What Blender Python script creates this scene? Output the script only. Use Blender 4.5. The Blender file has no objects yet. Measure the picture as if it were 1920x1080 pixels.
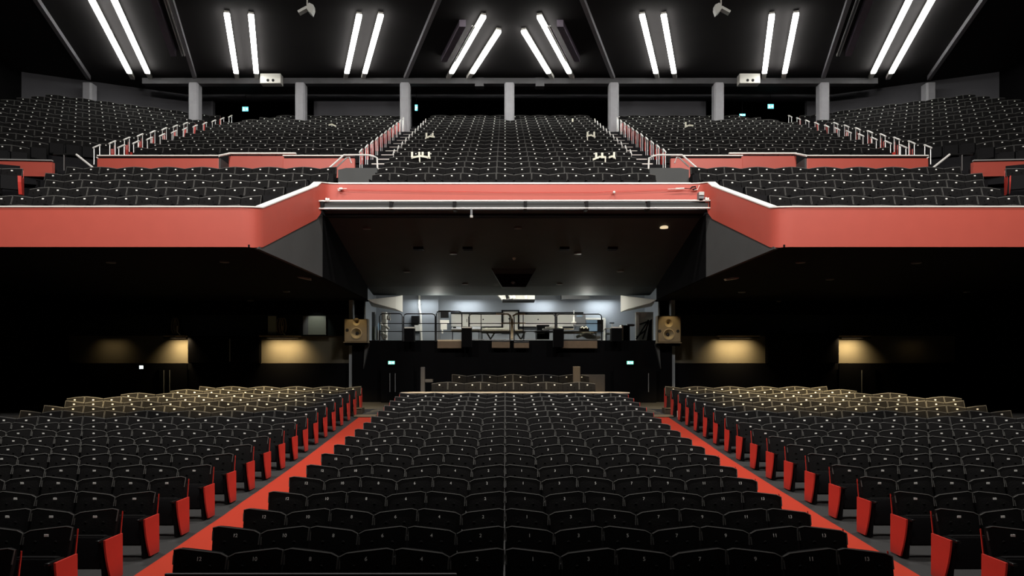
import bpy, bmesh, math, random
from mathutils import Vector, Matrix
random.seed(4)
C = bpy.context.scene.collection
PI = math.pi

# ------------------------------------------------------------------ camera
F = 1330.0            # focal length in pixels of a 1920 wide frame
VX, VY = 947.0, 690.0 # where the hall's depth lines run to (shifted lens, level camera)
ZC = 2.55             # eye height above the stalls floor (standing on the stage)
AX = 0.265            # the hall's own axis
cd = bpy.data.cameras.new('camera'); cam = bpy.data.objects.new('camera', cd); C.objects.link(cam)
cd.sensor_width = 36.0; cd.lens = 36.0 * F / 1920.0
cd.shift_x = (960 - VX) / 1920.0; cd.shift_y = (VY - 540) / 1920.0
cd.clip_start = 0.1; cd.clip_end = 200
cam.location = (0, 0, ZC); cam.rotation_euler = (PI / 2, 0, 0)
bpy.context.scene.camera = cam

# ------------------------------------------------------------------ world, exposure
w = bpy.data.worlds.new('hall_air'); bpy.context.scene.world = w; w.use_nodes = True
w.node_tree.nodes['Background'].inputs[0].default_value = (0.5, 0.55, 0.65, 1)
w.node_tree.nodes['Background'].inputs[1].default_value = 0.0
vs = bpy.context.scene.view_settings
vs.view_transform = 'Standard'; vs.look = 'None'; vs.gamma = 1.0; vs.use_curve_mapping = False
vs.exposure = 0.0

def aim(o, target):
    o.rotation_euler = (Vector(target) - o.location).to_track_quat('-Z', 'Y').to_euler()
def area(name, loc, target, sx, sy, power, col=(1, 1, 1), spread=180):
    l = bpy.data.lights.new(name, 'AREA'); l.shape = 'RECTANGLE'; l.size = sx; l.size_y = sy
    l.energy = power; l.color = col; l.spread = math.radians(spread)
    o = bpy.data.objects.new(name, l); C.objects.link(o); o.location = loc; aim(o, target); return o
def spot(name, loc, target, power, angle, blend=0.5, col=(1, 1, 1), r=0.04):
    l = bpy.data.lights.new(name, 'SPOT'); l.energy = power; l.spot_size = math.radians(angle); l.spot_blend = blend
    l.color = col; l.shadow_soft_size = r
    o = bpy.data.objects.new(name, l); C.objects.link(o); o.location = loc; aim(o, target); return o

WARM = (1.0, 0.74, 0.38)
# house lights hung over the stalls and the stage front
HOUSE = 600
for hx in (-9, AX, 9.5):
    area('house_light', (hx, 1.5, ZC + 13.0), (hx * 1.1, 20, ZC + 6.4), 2.5, 1.0, HOUSE * (.85 if hx == AX else 1.25), (1, .94, .88), 111)
    area('house_light', (hx, 13.0, ZC + 14.2), (hx, 12.8, 0), 2.5, 1.0, HOUSE * 1.7, (1, .95, .9))
# warm downlights under the balcony
for sx in (-1, 1):
    for dx, yy, p in ((7.6, 18.9, 1500), (10.4, 18.9, 1400), (8.4, 21.2, 2200), (11.4, 20.6, 1800), (6.6, 22.9, 1500), (9.6, 23.0, 1800), (13.2, 18.6, 700)):
        spot('downlight_beam', (AX + sx * dx, yy - 1.9, ZC + 2.45), (AX + sx * dx, yy + .6, ZC - 1.1), p * 1.1, 58, .5, WARM)
for dx in (-2.4, 0, 2.4):
    spot('downlight_beam', (AX + dx, 21.6, ZC + 3.3), (AX + dx, 23.2, ZC - .6), 850, 46, .6, WARM)
# fluorescent light inside the control room, then two added fill points
for lx, ly, p_ in ((-1.7, 31.75, 17), (1.6, 31.75, 17), (4.3, 31.75, 20), (-3.7, 31.5, 14)):
    area('control_room_light', (lx, ly, ZC + 3.05), (lx, ly + .14, ZC + 2.0), 1.1, .12, p_, (.92, .97, 1))
area('control_room_light', (AX, 29.2, ZC + 3.25), (AX, 29.6, ZC + 1.0), 7.0, .3, 150, (1, .97, .88))
for px_ in (-3.0, 3.0):  # unseen points added to brighten the wedge bulkheads
    l = bpy.data.lights.new('bulkhead_fill_point', 'POINT'); l.energy = 38; l.color = (1, .97, .88); l.shadow_soft_size = .12
    o = bpy.data.objects.new('bulkhead_fill_point', l); C.objects.link(o); o.location = (AX + px_, 28.3, ZC + 2.5)

# ------------------------------------------------------------------ materials
MATS = {}
def mat(name, col, rough=0.6, metal=0.0, noise=0.0, scale=40.0, bump=0.0, emit=None, strength=0.0, spec=0.5, sheen=0.0):
    m = bpy.data.materials.new(name); m.use_nodes = True
    nt = m.node_tree; b = nt.nodes['Principled BSDF']
    b.inputs['Base Color'].default_value = (*col, 1); b.inputs['Roughness'].default_value = rough
    b.inputs['Metallic'].default_value = metal; b.inputs['Specular IOR Level'].default_value = spec
    if sheen:
        b.inputs['Sheen Weight'].default_value = sheen; b.inputs['Sheen Roughness'].default_value = .5
    if emit:
        b.inputs['Emission Color'].default_value = (*emit, 1); b.inputs['Emission Strength'].default_value = strength
    if noise or bump:
        tc = nt.nodes.new('ShaderNodeTexCoord'); n = nt.nodes.new('ShaderNodeTexNoise')
        n.inputs['Scale'].default_value = scale; n.inputs['Detail'].default_value = 3
        nt.links.new(tc.outputs['Object'], n.inputs['Vector'])
        if noise:
            r = nt.nodes.new('ShaderNodeMixRGB'); r.blend_type = 'MIX'
            r.inputs[1].default_value = (*[c * (1 - noise) for c in col], 1)
            r.inputs[2].default_value = (*[min(1, c * (1 + noise)) for c in col], 1)
            nt.links.new(n.outputs['Fac'], r.inputs[0]); nt.links.new(r.outputs[0], b.inputs['Base Color'])
        if bump:
            bp = nt.nodes.new('ShaderNodeBump'); bp.inputs['Strength'].default_value = bump; bp.inputs['Distance'].default_value = .02
            nt.links.new(n.outputs['Fac'], bp.inputs['Height']); nt.links.new(bp.outputs[0], b.inputs['Normal'])
    MATS[name] = m; return m
mat('seat_fabric', (.0095, .0093, .0095), .95, noise=.35, scale=60, bump=.25, spec=.06)
mat('seat_button', (.004, .004, .004), .8, spec=.1)
mat('seat_piping', (.11, .11, .105), .8, spec=.2)
mat('seat_plastic', (.006, .006, .007), .65, spec=.12)
mat('arm_gloss', (.012, .012, .012), .18, spec=.6)
mat('number_white', (.85, .85, .82), .5)
mat('seat_red', (.62, .050, .036), .38, noise=.06, scale=12)
mat('carpet_red', (.50, .052, .028), .95, noise=.22, scale=220, bump=.3, spec=.1)
mat('carpet_grey', (.06, .06, .06), .95, noise=.3, scale=180, bump=.3, spec=.1)
mat('balcony_red', (.50, .088, .062), .45, noise=.05, scale=3, spec=.45)
mat('ledge_white', (.86, .85, .80), .4)
mat('black_paint', (.004, .004, .0045), .9, noise=.2, scale=2, spec=.04)
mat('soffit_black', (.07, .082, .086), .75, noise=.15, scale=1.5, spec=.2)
mat('side_soffit_unlit', (.006, .006, .007), .9, spec=.1)  # near-black albedo holds the unlit look under the side balcony
mat('well_grey', (.075, .078, .078), .8, noise=.15, scale=1.2, spec=.2)
mat('tier_carpet', (.016, .016, .018), .95, noise=.3, scale=30, spec=.1)
mat('column_grey', (.30, .30, .32), .7, noise=.12, scale=5, spec=.2)
mat('beam_grey', (.075, .075, .08), .7, noise=.2, scale=3, spec=.2)
mat('ceiling_dark', (.023, .021, .022), .85, noise=.25, scale=.8, spec=.2)
mat('back_wall_grey', (.085, .085, .095), .85, noise=.15, scale=1, spec=.2)
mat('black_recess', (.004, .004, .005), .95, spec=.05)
mat('tube_light', (.9, .9, .9), .5, emit=(1.0, .985, .93), strength=16)
mat('lamp_body', (.55, .54, .50), .5)
mat('duct_lilac', (.20, .17, .22), .6, noise=.2, scale=4)
mat('steel_bright', (.75, .75, .74), .3, metal=.6)
mat('rail_white', (.82, .81, .78), .35)
mat('rail_black', (.012, .012, .012), .4)
mat('rail_tan', (.62, .50, .32), .45)
mat('nosing_pale', (.80, .74, .70), .5)
mat('step_dark', (.05, .022, .02), .9)
mat('exit_green', (.05, .5, .4), .5, emit=(.25, 1.0, .62), strength=1.6)
mat('exit_cyan', (.05, .5, .5), .5, emit=(.2, .85, .95), strength=1.6)
mat('exit_white', (.9, .9, .9), .5, emit=(.8, 1.0, .92), strength=2.2)
mat('speaker_tan', (.20, .16, .10), .7, noise=.1, scale=10)
mat('speaker_cone', (.34, .28, .17), .5)
mat('speaker_dark', (.008, .008, .008), .6)
mat('booth_wall', (.30, .33, .36), .85, noise=.06, scale=1.5)
mat('booth_white', (.76, .76, .70), .6)
mat('booth_bright', (.85, .84, .76), .5)
mat('wood_warm', (.12, .075, .036), .55, noise=.25, scale=6)
mat('wood_pale', (.60, .52, .40), .5, noise=.15, scale=6)
mat('equipment_black', (.005, .005, .006), .6, spec=.15)
mat('equipment_grey', (.18, .19, .20), .5)
mat('screen_blue', (.10, .16, .22), .25, emit=(.35, .5, .6), strength=.25)
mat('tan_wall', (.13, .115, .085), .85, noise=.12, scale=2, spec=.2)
mat('wood_dark', (.045, .034, .022), .6, noise=.2, scale=6)
mat('tape_white', (.88, .87, .74), .5)
mat('flood_grey', (.50, .51, .48), .45)
mat('downlight_warm', (.8, .7, .5), .4, emit=(1, .8, .5), strength=.8)
mat('downlight_off', (.16, .15, .14), .4)
mat('amber_lamp', (.8, .5, .2), .4, emit=(1, .55, .15), strength=.8)
mat('glass_dark', (.02, .025, .025), .08, spec=.5)
mat('notice_green', (.30, .33, .28), .7)
M = MATS

# ------------------------------------------------------------------ mesh helpers
class MB:
    def __init__(s): s.v = []; s.f = []; s.m = []
    def add(s, verts, faces, mi=0, xf=None):
        o = len(s.v)
        if xf is None: s.v.extend([tuple(v) for v in verts])
        else: s.v.extend([tuple(xf @ Vector(v)) for v in verts])
        for f in faces: s.f.append(tuple(i + o for i in f)); s.m.append(mi)
        return s
    def box(s, x0, x1, y0, y1, z0, z1, mi=0, xf=None):
        v = [(x0,y0,z0),(x1,y0,z0),(x1,y1,z0),(x0,y1,z0),(x0,y0,z1),(x1,y0,z1),(x1,y1,z1),(x0,y1,z1)]
        return s.add(v, [(0,3,2,1),(4,5,6,7),(0,1,5,4),(1,2,6,5),(2,3,7,6),(3,0,4,7)], mi, xf)
    def rbox(s, x0, x1, y0, y1, z0, z1, b=.01, mi=0, xf=None):
        bm = bmesh.new(); vs_ = [bm.verts.new(p) for p in ((x0,y0,z0),(x1,y0,z0),(x1,y1,z0),(x0,y1,z0),(x0,y0,z1),(x1,y0,z1),(x1,y1,z1),(x0,y1,z1))]
        for f in ((0,3,2,1),(4,5,6,7),(0,1,5,4),(1,2,6,5),(2,3,7,6),(3,0,4,7)): bm.faces.new([vs_[i] for i in f])
        bmesh.ops.bevel(bm, geom=list(bm.edges), offset=b, segments=2, affect='EDGES', profile=.6)
        bm.verts.index_update()
        s.add([v.co[:] for v in bm.verts], [[v.index for v in f.verts] for f in bm.faces], mi, xf); bm.free(); return s
    def tube(s, pts, r, n=6, mi=0, xf=None, closed=False):
        pts = [Vector(p) for p in pts]; rings = []; N = len(pts)
        for i, p in enumerate(pts):
            if closed: t = (pts[(i+1) % N] - pts[i-1])
            else: t = (pts[min(i+1, N-1)] - pts[max(i-1, 0)])
            t.normalize(); a = Vector((0,0,1)) if abs(t.z) < .9 else Vector((1,0,0))
            u = t.cross(a).normalized(); v = t.cross(u)
            rings.append([p + (u * math.cos(2*PI*k/n) + v * math.sin(2*PI*k/n)) * r for k in range(n)])
        V = [q for R in rings for q in R]; Fc = []
        for i in range(N if closed else N-1):
            j = (i+1) % N
            for k in range(n): Fc.append((i*n+k, i*n+(k+1)%n, j*n+(k+1)%n, j*n+k))
        if not closed: Fc.append(tuple(range(n))[::-1]); Fc.append(tuple((N-1)*n+k for k in range(n)))
        return s.add(V, Fc, mi, xf)
    def prism(s, poly, axis, a0, a1, mi=0, xf=None):
        def mk(p, a): return (a, p[0], p[1]) if axis == 'x' else ((p[0], a, p[1]) if axis == 'y' else (p[0], p[1], a))
        n = len(poly); V = [mk(p, a0) for p in poly] + [mk(p, a1) for p in poly]
        Fc = [tuple(range(n)), tuple(range(2*n-1, n-1, -1))] + [(i, i+n, (i+1)%n+n, (i+1)%n) for i in range(n)]
        return s.add(V, Fc, mi, xf)
    def lathe(s, prof, n=16, mi=0, xf=None, cap=True):   # profile (r, z) about z
        V = []; Fc = []
        for r, z in prof: V += [(r*math.cos(2*PI*k/n), r*math.sin(2*PI*k/n), z) for k in range(n)]
        for i in range(len(prof)-1):
            for k in range(n): Fc.append((i*n+k, i*n+(k+1)%n, (i+1)*n+(k+1)%n, (i+1)*n+k))
        if cap: Fc.append(tuple(range(n))[::-1]); Fc.append(tuple((len(prof)-1)*n+k for k in range(n)))
        return s.add(V, Fc, mi, xf)
    def slab(s, front, dvec, mi=0):            # closed polygon (3-D points) given thickness along dvec
        n = len(front); d = Vector(dvec)
        V = [Vector(p) for p in front] + [Vector(p) + d for p in front]
        Fc = [tuple(range(n)), tuple(range(2*n-1, n-1, -1))] + [(i, i+n, (i+1)%n+n, (i+1)%n) for i in range(n)]
        return s.add(V, Fc, mi)
    def mesh(s, name, mats, smooth=False):
        me = bpy.data.meshes.new(name); me.from_pydata(s.v, [], s.f)
        for m in (mats if isinstance(mats, (list, tuple)) else [mats]): me.materials.append(M[m])
        me.polygons.foreach_set('material_index', s.m)
        bm = bmesh.new(); bm.from_mesh(me); bmesh.ops.recalc_face_normals(bm, faces=bm.faces); bm.to_mesh(me); bm.free()
        if smooth: me.polygons.foreach_set('use_smooth', [True] * len(me.polygons)); me.set_sharp_from_angle(angle=math.radians(40))
        me.update(); return me
    def build(s, name, mats, parent=None, smooth=False, loc=None):
        o = bpy.data.objects.new(name, s.mesh(name, mats, smooth)); C.objects.link(o)
        if parent is not None: o.parent = parent
        if loc: o.location = loc
        return o
def put(name, me, parent, loc=None):
    o = bpy.data.objects.new(name, me); C.objects.link(o); o.parent = parent
    if loc: o.location = loc
    return o
def tag(o, label, cat, group=None, kind=None):
    o['label'] = label; o['category'] = cat
    if group: o['group'] = group
    if kind: o['kind'] = kind
    return o
def struct(o): o['kind'] = 'structure'; return o
def thing(name, label, cat, loc=(0,0,0), rz=0, group=None):
    o = bpy.data.objects.new(name, None); C.objects.link(o); o.location = loc; o.rotation_euler = (0,0,rz)
    o.empty_display_size = .2; return tag(o, label, cat, group)
def copy_tree(o, parent=None):
    c = o.copy(); C.objects.link(c)
    if parent: c.parent = parent
    for ch in list(o.children): copy_tree(ch, c)
    return c
def at(px, py, d): return Vector(((px - VX) * d / F, d, ZC + (VY - py) * d / F))
def ax(px, d): return (px - VX) * d / F
def az(py, d): return ZC + (VY - py) * d / F
def mx(x): return 2 * AX - x
ORD = ['first','second','third','fourth','fifth','sixth','seventh','eighth','ninth','tenth','eleventh','twelfth','thirteenth',
       'fourteenth','fifteenth','sixteenth','seventeenth','eighteenth','nineteenth','twentieth']
def sgn(side): return -1 if side == 'left' else 1
def sx_(side, x): return x if side == 'left' else mx(x)      # x given for the left half

# ------------------------------------------------------------------ stalls floor
PROF = [(2.0,2.55),(7.0,2.55),(8.6,2.53),(9.5,2.48),(10.4,2.42),(11.3,2.37),(12.2,2.30),(13.15,2.24),(14.06,2.175),(15.0,2.107),
        (15.9,2.04),(16.8,1.965),(17.7,1.884),(18.6,1.807),(19.5,1.727),(20.4,1.65),(22.0,1.515),(24.0,1.36),(28.5,1.25)]
def fz(d):
    for (a, za), (b, zb) in zip(PROF, PROF[1:]):
        if d <= b: return ZC - (za + (zb - za) * (d - a) / (b - a))
    return ZC - PROF[-1][1]
def ramp(x0, x1, y0, y1, lift, thick, mi=0):
    m = MB(); ys = sorted({y0, y1} | {p[0] for p in PROF if y0 < p[0] < y1})
    poly = [(y, fz(y) + lift) for y in ys] + [(y, fz(y) + lift - thick) for y in reversed(ys)]
    return m.prism(poly, 'x', x0, x1, mi)
struct(ramp(-17, 17.5, 2.0, 28.3, 0, .3).build('floor', 'carpet_grey'))
for side in ('left', 'right'):
    a, b = sorted((sx_(side, -4.50), sx_(side, -3.25)))
    tag(ramp(a, b, 4.0, 21.8, .012, .012).build('aisle_carpet', 'carpet_red'),
        f'long red carpet runner up the {side} stalls aisle', 'carpet', 'red aisle carpets')

# ------------------------------------------------------------------ theatre seats
W_ = .53
def back_mesh(hi_left, gap=.0085):
    m = MB(); nx, nz = 8, 7; zb = .34; hi, lo = .825, .765
    hw = W_ / 2 - gap
    def top(u):
        t = (1 - u) if hi_left else u
        z = lo + (hi - lo) * t ** .85
        e = min(u, 1 - u)
        if e < .1: z -= .022 * (1 - e / .1) ** 2
        return z
    def P(u, v, back):
        z = zb + (top(u) - zb) * v
        y = -.105 + .105 * (z - zb) / .39
        x = (2*u - 1) * (hw - .018 * (1 - v))
        b = math.sin(PI * u) ** .5 * math.sin(PI * min(1, v * .93 + .04)) ** .5 if 0 < u < 1 else 0
        return (x, y - .028 * b if not back else y + .075 - .02 * abs(2*u-1)**3 - .025 * max(0, v - .8) / .2, z)
    idx = {}
    V = []
    for bk in (0, 1):
        for j in range(nz + 1):
            for i in range(nx + 1):
                idx[bk, i, j] = len(V); V.append(P(i / nx, j / nz, bk))
    Fc = []
    for j in range(nz):
        for i in range(nx):
            Fc.append((idx[0,i,j], idx[0,i+1,j], idx[0,i+1,j+1], idx[0,i,j+1]))
            Fc.append((idx[1,i,j], idx[1,i,j+1], idx[1,i+1,j+1], idx[1,i+1,j]))
        Fc.append((idx[0,0,j], idx[0,0,j+1], idx[1,0,j+1], idx[1,0,j])); Fc.append((idx[0,nx,j], idx[1,nx,j], idx[1,nx,j+1], idx[0,nx,j+1]))
    for i in range(nx):
        Fc.append((idx[0,i,nz], idx[0,i+1,nz], idx[1,i+1,nz], idx[1,i,nz])); Fc.append((idx[0,i,0], idx[1,i,0], idx[1,i+1,0], idx[0,i+1,0]))
    m.add(V, Fc)
    for bx in (-.11, .11):
        for bz in (.56, .66):
            y = -.105 + .105 * (bz - zb) / .39 - .026
            m.lathe([(.021, -.004), (.017, .004), (.004, .006)], 8, 1, Matrix.Translation((bx, y, bz)) @ Matrix.Rotation(math.radians(100), 4, 'X'))
    me = m.mesh('backrest', ['seat_fabric', 'seat_button'], True)
    # piping along the front of the top edge and down both sides
    p = MB(); line = [P(i / nx, 1, 0) for i in range(nx + 1)]
    lo_i = P(0, .72, 0); hi_i = P(1, .72, 0)
    pts = [lo_i, P(0, .9, 0)] + line + [P(1, .9, 0), hi_i]
    p.tube([(x, y - .004, z + .002) for x, y, z in pts], .0075, 5)
    return me, p.mesh('piping', 'seat_piping', True)
BACK = {h: back_mesh(h) for h in (True, False)}
def cushion_mesh():
    m = MB(); R = Matrix.Translation((0, -.135, .14)) @ Matrix.Rotation(math.radians(-9), 4, 'X')
    m.rbox(-.215, .22, -.145, -.02, 0, .395, .035, 0, R)
    m.rbox(-.205, .205, -.160, -.14, .02, .37, .012, 1, R)
    return m.mesh('seat_cushion', ['seat_fabric', 'seat_plastic'], True)
CUSH = cushion_mesh()
def support_mesh():
    m = MB()
    m.prism([(-.36,.50),(-.335,.36),(-.29,.16),(-.27,0),(-.05,0),(-.10,.30),(-.13,.50)], 'x', 0, .04)
    return m.mesh('side_support', 'seat_plastic')
SUP = support_mesh()
ARM = MB().rbox(0, .05, -.40, -.12, .50, .528, .01).mesh('armrest', 'arm_gloss', True)
def panel_mesh():
    m = MB(); n = 8
    fr = [(-.36 + .135 * (1 - t) ** 1.6, .50 * t + .015) for t in [k / n for k in range(n + 1)]]
    poly = [(.02, .015)] + fr + [(-.36, .525), (.015, .525)]
    m.prism(poly, 'x', 0, .022)
    m.prism([(.045, .52), (.095, .775), (.105, .775), (.06, .50)], 'x', -.030, -.019)
    return m.mesh('aisle_panel', 'seat_red')
PAN = panel_mesh()
PANL = PAN.copy(); PANL.transform(Matrix.Scale(-1, 4, (1,0,0))); PANL.flip_normals()
_dig = {}
def digits(txt):
    if txt not in _dig:
        cu = bpy.data.curves.new('t', 'FONT'); cu.body = txt; cu.size = .052; cu.align_x = 'CENTER'; cu.extrude = .0015; cu.offset = .0007
        o = bpy.data.objects.new('t', cu); C.objects.link(o); bpy.context.view_layer.update()
        me = bpy.data.meshes.new_from_object(o.evaluated_get(bpy.context.evaluated_depsgraph_get()))
        bpy.data.objects.remove(o); me.transform(Matrix.Translation((0, -.031, .715)) @ Matrix.Rotation(math.radians(75), 4, 'X'))
        me.name = 'number_plate'; me.materials.clear(); me.materials.append(M['number_white']); _dig[txt] = me
    return _dig[txt]
PLATE = MB().rbox(-.024, .024, -.034, -.026, .717, .745, .003).mesh('number_plate', 'number_white')
# every stalls seat: (x, d, block, row n, seat index from aisle, hi_left, end flags, number)
ROW0, ROWP = 6.78, .91
SEATS = []
def rowd(n): return ROW0 + ROWP * n
for n in range(-1, 17):
    for k in range(-6, 7):
        num = 2 * k + 1 if k >= 0 else -2 * k
        SEATS.append(dict(x=W_ * (k + .5), d=rowd(n), n=n, b='centre', num=num, hi=(k % 2 == 0), ends=('L' if k == -6 else '') + ('R' if k == 6 else ''), z=fz(rowd(n))))
CNT = {16: 13, 17: 11, 18: 10, 15: 15}
for n in range(-1, 19):
    d = rowd(n)
    for s in ('left', 'right'):
        for k in range(CNT.get(n, 14)):
            x = -4.66 - .03 - W_ * (k + .5)
            hl = (k % 2 == 1)
            SEATS.append(dict(x=sx_(s, x), d=d, n=n, b=s, k=k, hi=hl if s == 'left' else not hl, ends=('R' if s == 'left' else 'L') if k == 0 else '', z=fz(d)))
for r, (d, dz, ks) in enumerate(((22.9, .17, range(-5, 5)), (24.6, .30, range(-4, 5)))):
    for k in ks: SEATS.append(dict(x=W_ * (k + .5) + .27, d=d, n=20 + r, b='rear', hi=k % 2 == 0, ends='', z=fz(d) + dz))
def in_frame(s):
    px = VX + s['x'] * F / s['d']; py = VY - (s['z'] + .8 - ZC) * F / s['d']
    hw = .3 * F / s['d']
    return px + hw > -5 and px - hw < 1925 and py < 1082
vis = [s for s in SEATS if in_frame(s)]
vis.sort(key=lambda s: (s['d'], abs(s['x'] - AX)))
near, rest = vis[:300], vis[300:]
GRP = 'black tip-up seats in the stalls'
for s in near:
    row = ORD[s['n'] + 1]
    if s['b'] == 'centre':
        lab = f"black tip-up seat numbered {s['num']} in the {row} row of the centre stalls block"
        if s['n'] == -1: lab = f"black seat numbered {s['num']} in the front row, only its top showing"
    else:
        if s['k'] == 0: lab = f"aisle-end black seat with red side panel, {s['b']} block, level with {row} centre row"
        else: lab = f"black tip-up seat {ORD[s['k']]} from the {s['b']} red aisle, level with {row} centre row"
    t = thing('theatre_seat', lab, 'seat', (s['x'], s['d'], s['z']), 0, GRP)
    bk, pp = BACK[s['hi']]
    ob = put('backrest', bk, t); put('piping', pp, ob); put('seat_cushion', CUSH, t)
    if s['b'] == 'centre': put('number_plate', digits(str(s['num'])), ob)
    else: put('number_plate', PLATE, ob)
    xs = [-W_ / 2] if s['ends'] != 'R' else [-W_ / 2, W_ / 2]
    if s['ends'] == 'L' and s['b'] == 'right': xs = [-W_ / 2]
    for x in xs:
        o_ = .002 if x < 0 else -.042
        so = put('side_support', SUP, t, (x + o_, 0, 0)); put('armrest', ARM, so, (0 if x < 0 else -.01, 0, 0))
    if 'R' in s['ends']: put('aisle_panel', PAN, t, (W_ / 2 + .024, 0, 0))['label'] = 'red curved end panel facing the aisle'
    if 'L' in s['ends']: put('aisle_panel', PANL, t, (-W_ / 2 - .024, 0, 0))['label'] = 'red curved end panel facing the aisle'

# ------------------------------------------------------------------ balcony seats (positions), then one mass with the far stalls seats
def bd(i): return 21.2 + 1.03 * i
def bz(i): return ZC + 5.74 + .475 * i - .73       # floor of tier i
BR = math.radians(23.0)
BAL = []                                            # (x, d, z, rot, hi_left, end)
COLX = [-21.2, -15.8, -10.4, -5.08, .22, 5.52, 10.85, 16.2, 21.6]
def blocked(x, d): return any(abs(x - c) < .55 and abs(d - 36.4) < .75 for c in COLX)
for i in range(0, 17):
    for k in range(-7, 9):
        x = W_ * k
        if not blocked(x, bd(i)): BAL.append((x, bd(i), bz(i), 0, k % 2 == 0, ''))
for side in ('left', 'right'):
    q = sgn(side)
    for i in range(5, 17):
        for k in range(16):
            x = -5.54 - W_ * k
            if i >= 14 and k > 15 - (i - 13): continue
            if not blocked(x, bd(i)):
                BAL.append((sx_(side, x), bd(i), bz(i), 0, (k % 2 == 1) ^ (side == 'right'), ('R' if side == 'left' else 'L') if k == 0 else (('L' if side == 'left' else 'R') if k == 15 else '')))
    for i in range(-4, 2):
        right = {1: -5.54, 0: -5.54, -1: -5.92, -2: -6.22, -3: -6.48, -4: -6.65}[i]
        left = {1: -13.9, 0: -13.5, -1: -13.3, -2: -13.1, -3: -12.9, -4: -12.7}[i]
        n = int((right - left) / W_) + 1
        for k in range(n):
            BAL.append((sx_(side, right - W_ * k), bd(i), bz(i), 0, (k % 2 == 1) ^ (side == 'right'), ''))
    for i in range(4, 17):                          # turned outer block
        for k in range(15):
            x = -15.4 - W_ * k * math.cos(BR); d = bd(i) - W_ * k * math.sin(BR)
            if i < 6 and k < 3: continue
            if not blocked(x, d): BAL.append((sx_(side, x), d, bz(i), q * -BR, (k % 2 == 1) ^ (side == 'right'), ('R' if side == 'left' else 'L') if k == 0 else ''))
    for i in range(-2, 1):                          # turned front outer block, only its aisle end in view
        for k in range(3):
            x = -14.35 - W_ * k * math.cos(BR); d = bd(i) - .55 - W_ * k * math.sin(BR)
            BAL.append((sx_(side, x), d, bz(i), q * -BR, (k % 2 == 1) ^ (side == 'right'), ('R' if side == 'left' else 'L') if k == 0 else ''))
def far_seat(m, x, y, z, rot, hi, ends):
    X = Matrix.Translation((x, y, z)) @ Matrix.Rotation(rot, 4, 'Z')
    hw = .258; a, b = (.825, .765) if hi else (.765, .825)
    yb, yt = -.105, .02; mid = (a + b) / 2 + .008
    V = [(-hw+.012,yb,.34),(0,yb-.02,.34),(hw-.012,yb,.34),(-hw,yt,a),(0,yt-.012,mid),(hw,yt,b),
         (-hw,-.055,.58),(0,-.085,.58),(hw,-.055,.58)]
    V += [(p[0], p[1] + .09 if p[2] < .7 else p[1] + .06, p[2]) for p in V]
    Fc = [(0,1,7,6),(1,2,8,7),(6,7,4,3),(7,8,5,4)] + [(9,15,16,10),(10,16,17,11),(15,12,13,16),(16,13,14,17)]
    Fc += [(3,4,13,12),(4,5,14,13),(0,6,15,9),(6,3,12,15),(2,11,17,8),(8,17,14,5),(0,9,10,1),(1,10,11,2)]
    m.add(V, Fc, 0, X)
    e = .011
    m.add([(-hw,yt-.006,a-e),(0,yt-.018,mid-e),(hw,yt-.006,b-e),(-hw,yt-.006,a+.004),(0,yt-.018,mid+.004),(hw,yt-.006,b+.004),
           (-hw,yt+.015,a+.004),(0,yt+.01,mid+.004),(hw,yt+.015,b+.004)], [(0,1,4,3),(1,2,5,4),(3,4,7,6),(4,5,8,7)], 1, X)
    if (hi and a > b) or True:
        s = -1 if hi else 1
        m.add([(s*hw,yt-.004,a if hi else b),(s*(hw-.01),yt-.006,a if hi else b),(s*(hw-.01),-.062,.58),(s*hw,-.06,.58)], [(0,1,2,3)], 1, X)
    m.box(-.024, .024, -.034, -.02, .712, .745, 2, X)
    for bx in (-.11, .11):
        for bzz in (.565, .655):
            yy = -.055 - .022 + (bzz - .58) * .28
            m.add([(bx-.018,yy-.012,bzz),(bx,yy-.012,bzz-.018),(bx+.018,yy-.012,bzz),(bx,yy-.012,bzz+.018)], [(0,1,2,3)], 5, X)
    m.box(-.225, .225, -.27, -.15, .14, .53, 4, X)
    m.box(-hw-.025, -hw+.015, -.36, .03, 0, .50, 4, X)
    m.box(-hw-.03, -hw+.02, -.40, -.06, .50, .525, 4, X)
    for e_ in ends:
        s = 1 if e_ == 'R' else -1
        w_ = .085 if z > ZC else .02; V = [(s*.29,-.36,.525),(s*.29,-.34,.35),(s*.29,-.29,.17),(s*.29,-.23,.015),(s*.29,.02,.015),(s*.29,.015,.525)]
        m.add(V + [(p[0] - s*w_, p[1], p[2]) for p in V], [(0,1,2,3,4,5),(11,10,9,8,7,6)] + [(i, i+6, (i+1)%6+6, (i+1)%6) for i in range(6)], 3, X)
        m.box(min(s*.262, s*.275), max(s*.262, s*.275), .03, .06, .52, .77, 3, X)
ms = MB()
for s in rest: far_seat(ms, s['x'], s['d'], s['z'], 0, s['hi'], s['ends'])
for b in BAL: far_seat(ms, *b)
tag(ms.build('theatre_seats', ['seat_fabric', 'seat_piping', 'number_white', 'seat_red', 'seat_plastic', 'seat_button']),
    'massed black seats of the rear stalls and balcony beyond the nearer rows', 'seats', None, 'stuff')
print('SEATS', len(near), len(rest), len(BAL))

# barrier rail along the very front
bar = thing('front_rail', 'thin grey rail before the front stalls row at the photo bottom', 'rail', (0, 5.45, 0))
zr = az(1075, 5.45)
a, b = ax(310, 5.45), ax(856, 5.45)
MB().rbox(a, b, -.015, .015, zr - .02, zr, .005).build('top_bar', 'beam_grey', bar)
for x in (a + .1, (a + b) / 2, b - .1): MB().tube([(x, 0, 0), (x, 0, zr - .01)], .015).build('post', 'beam_grey', bar)

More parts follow.
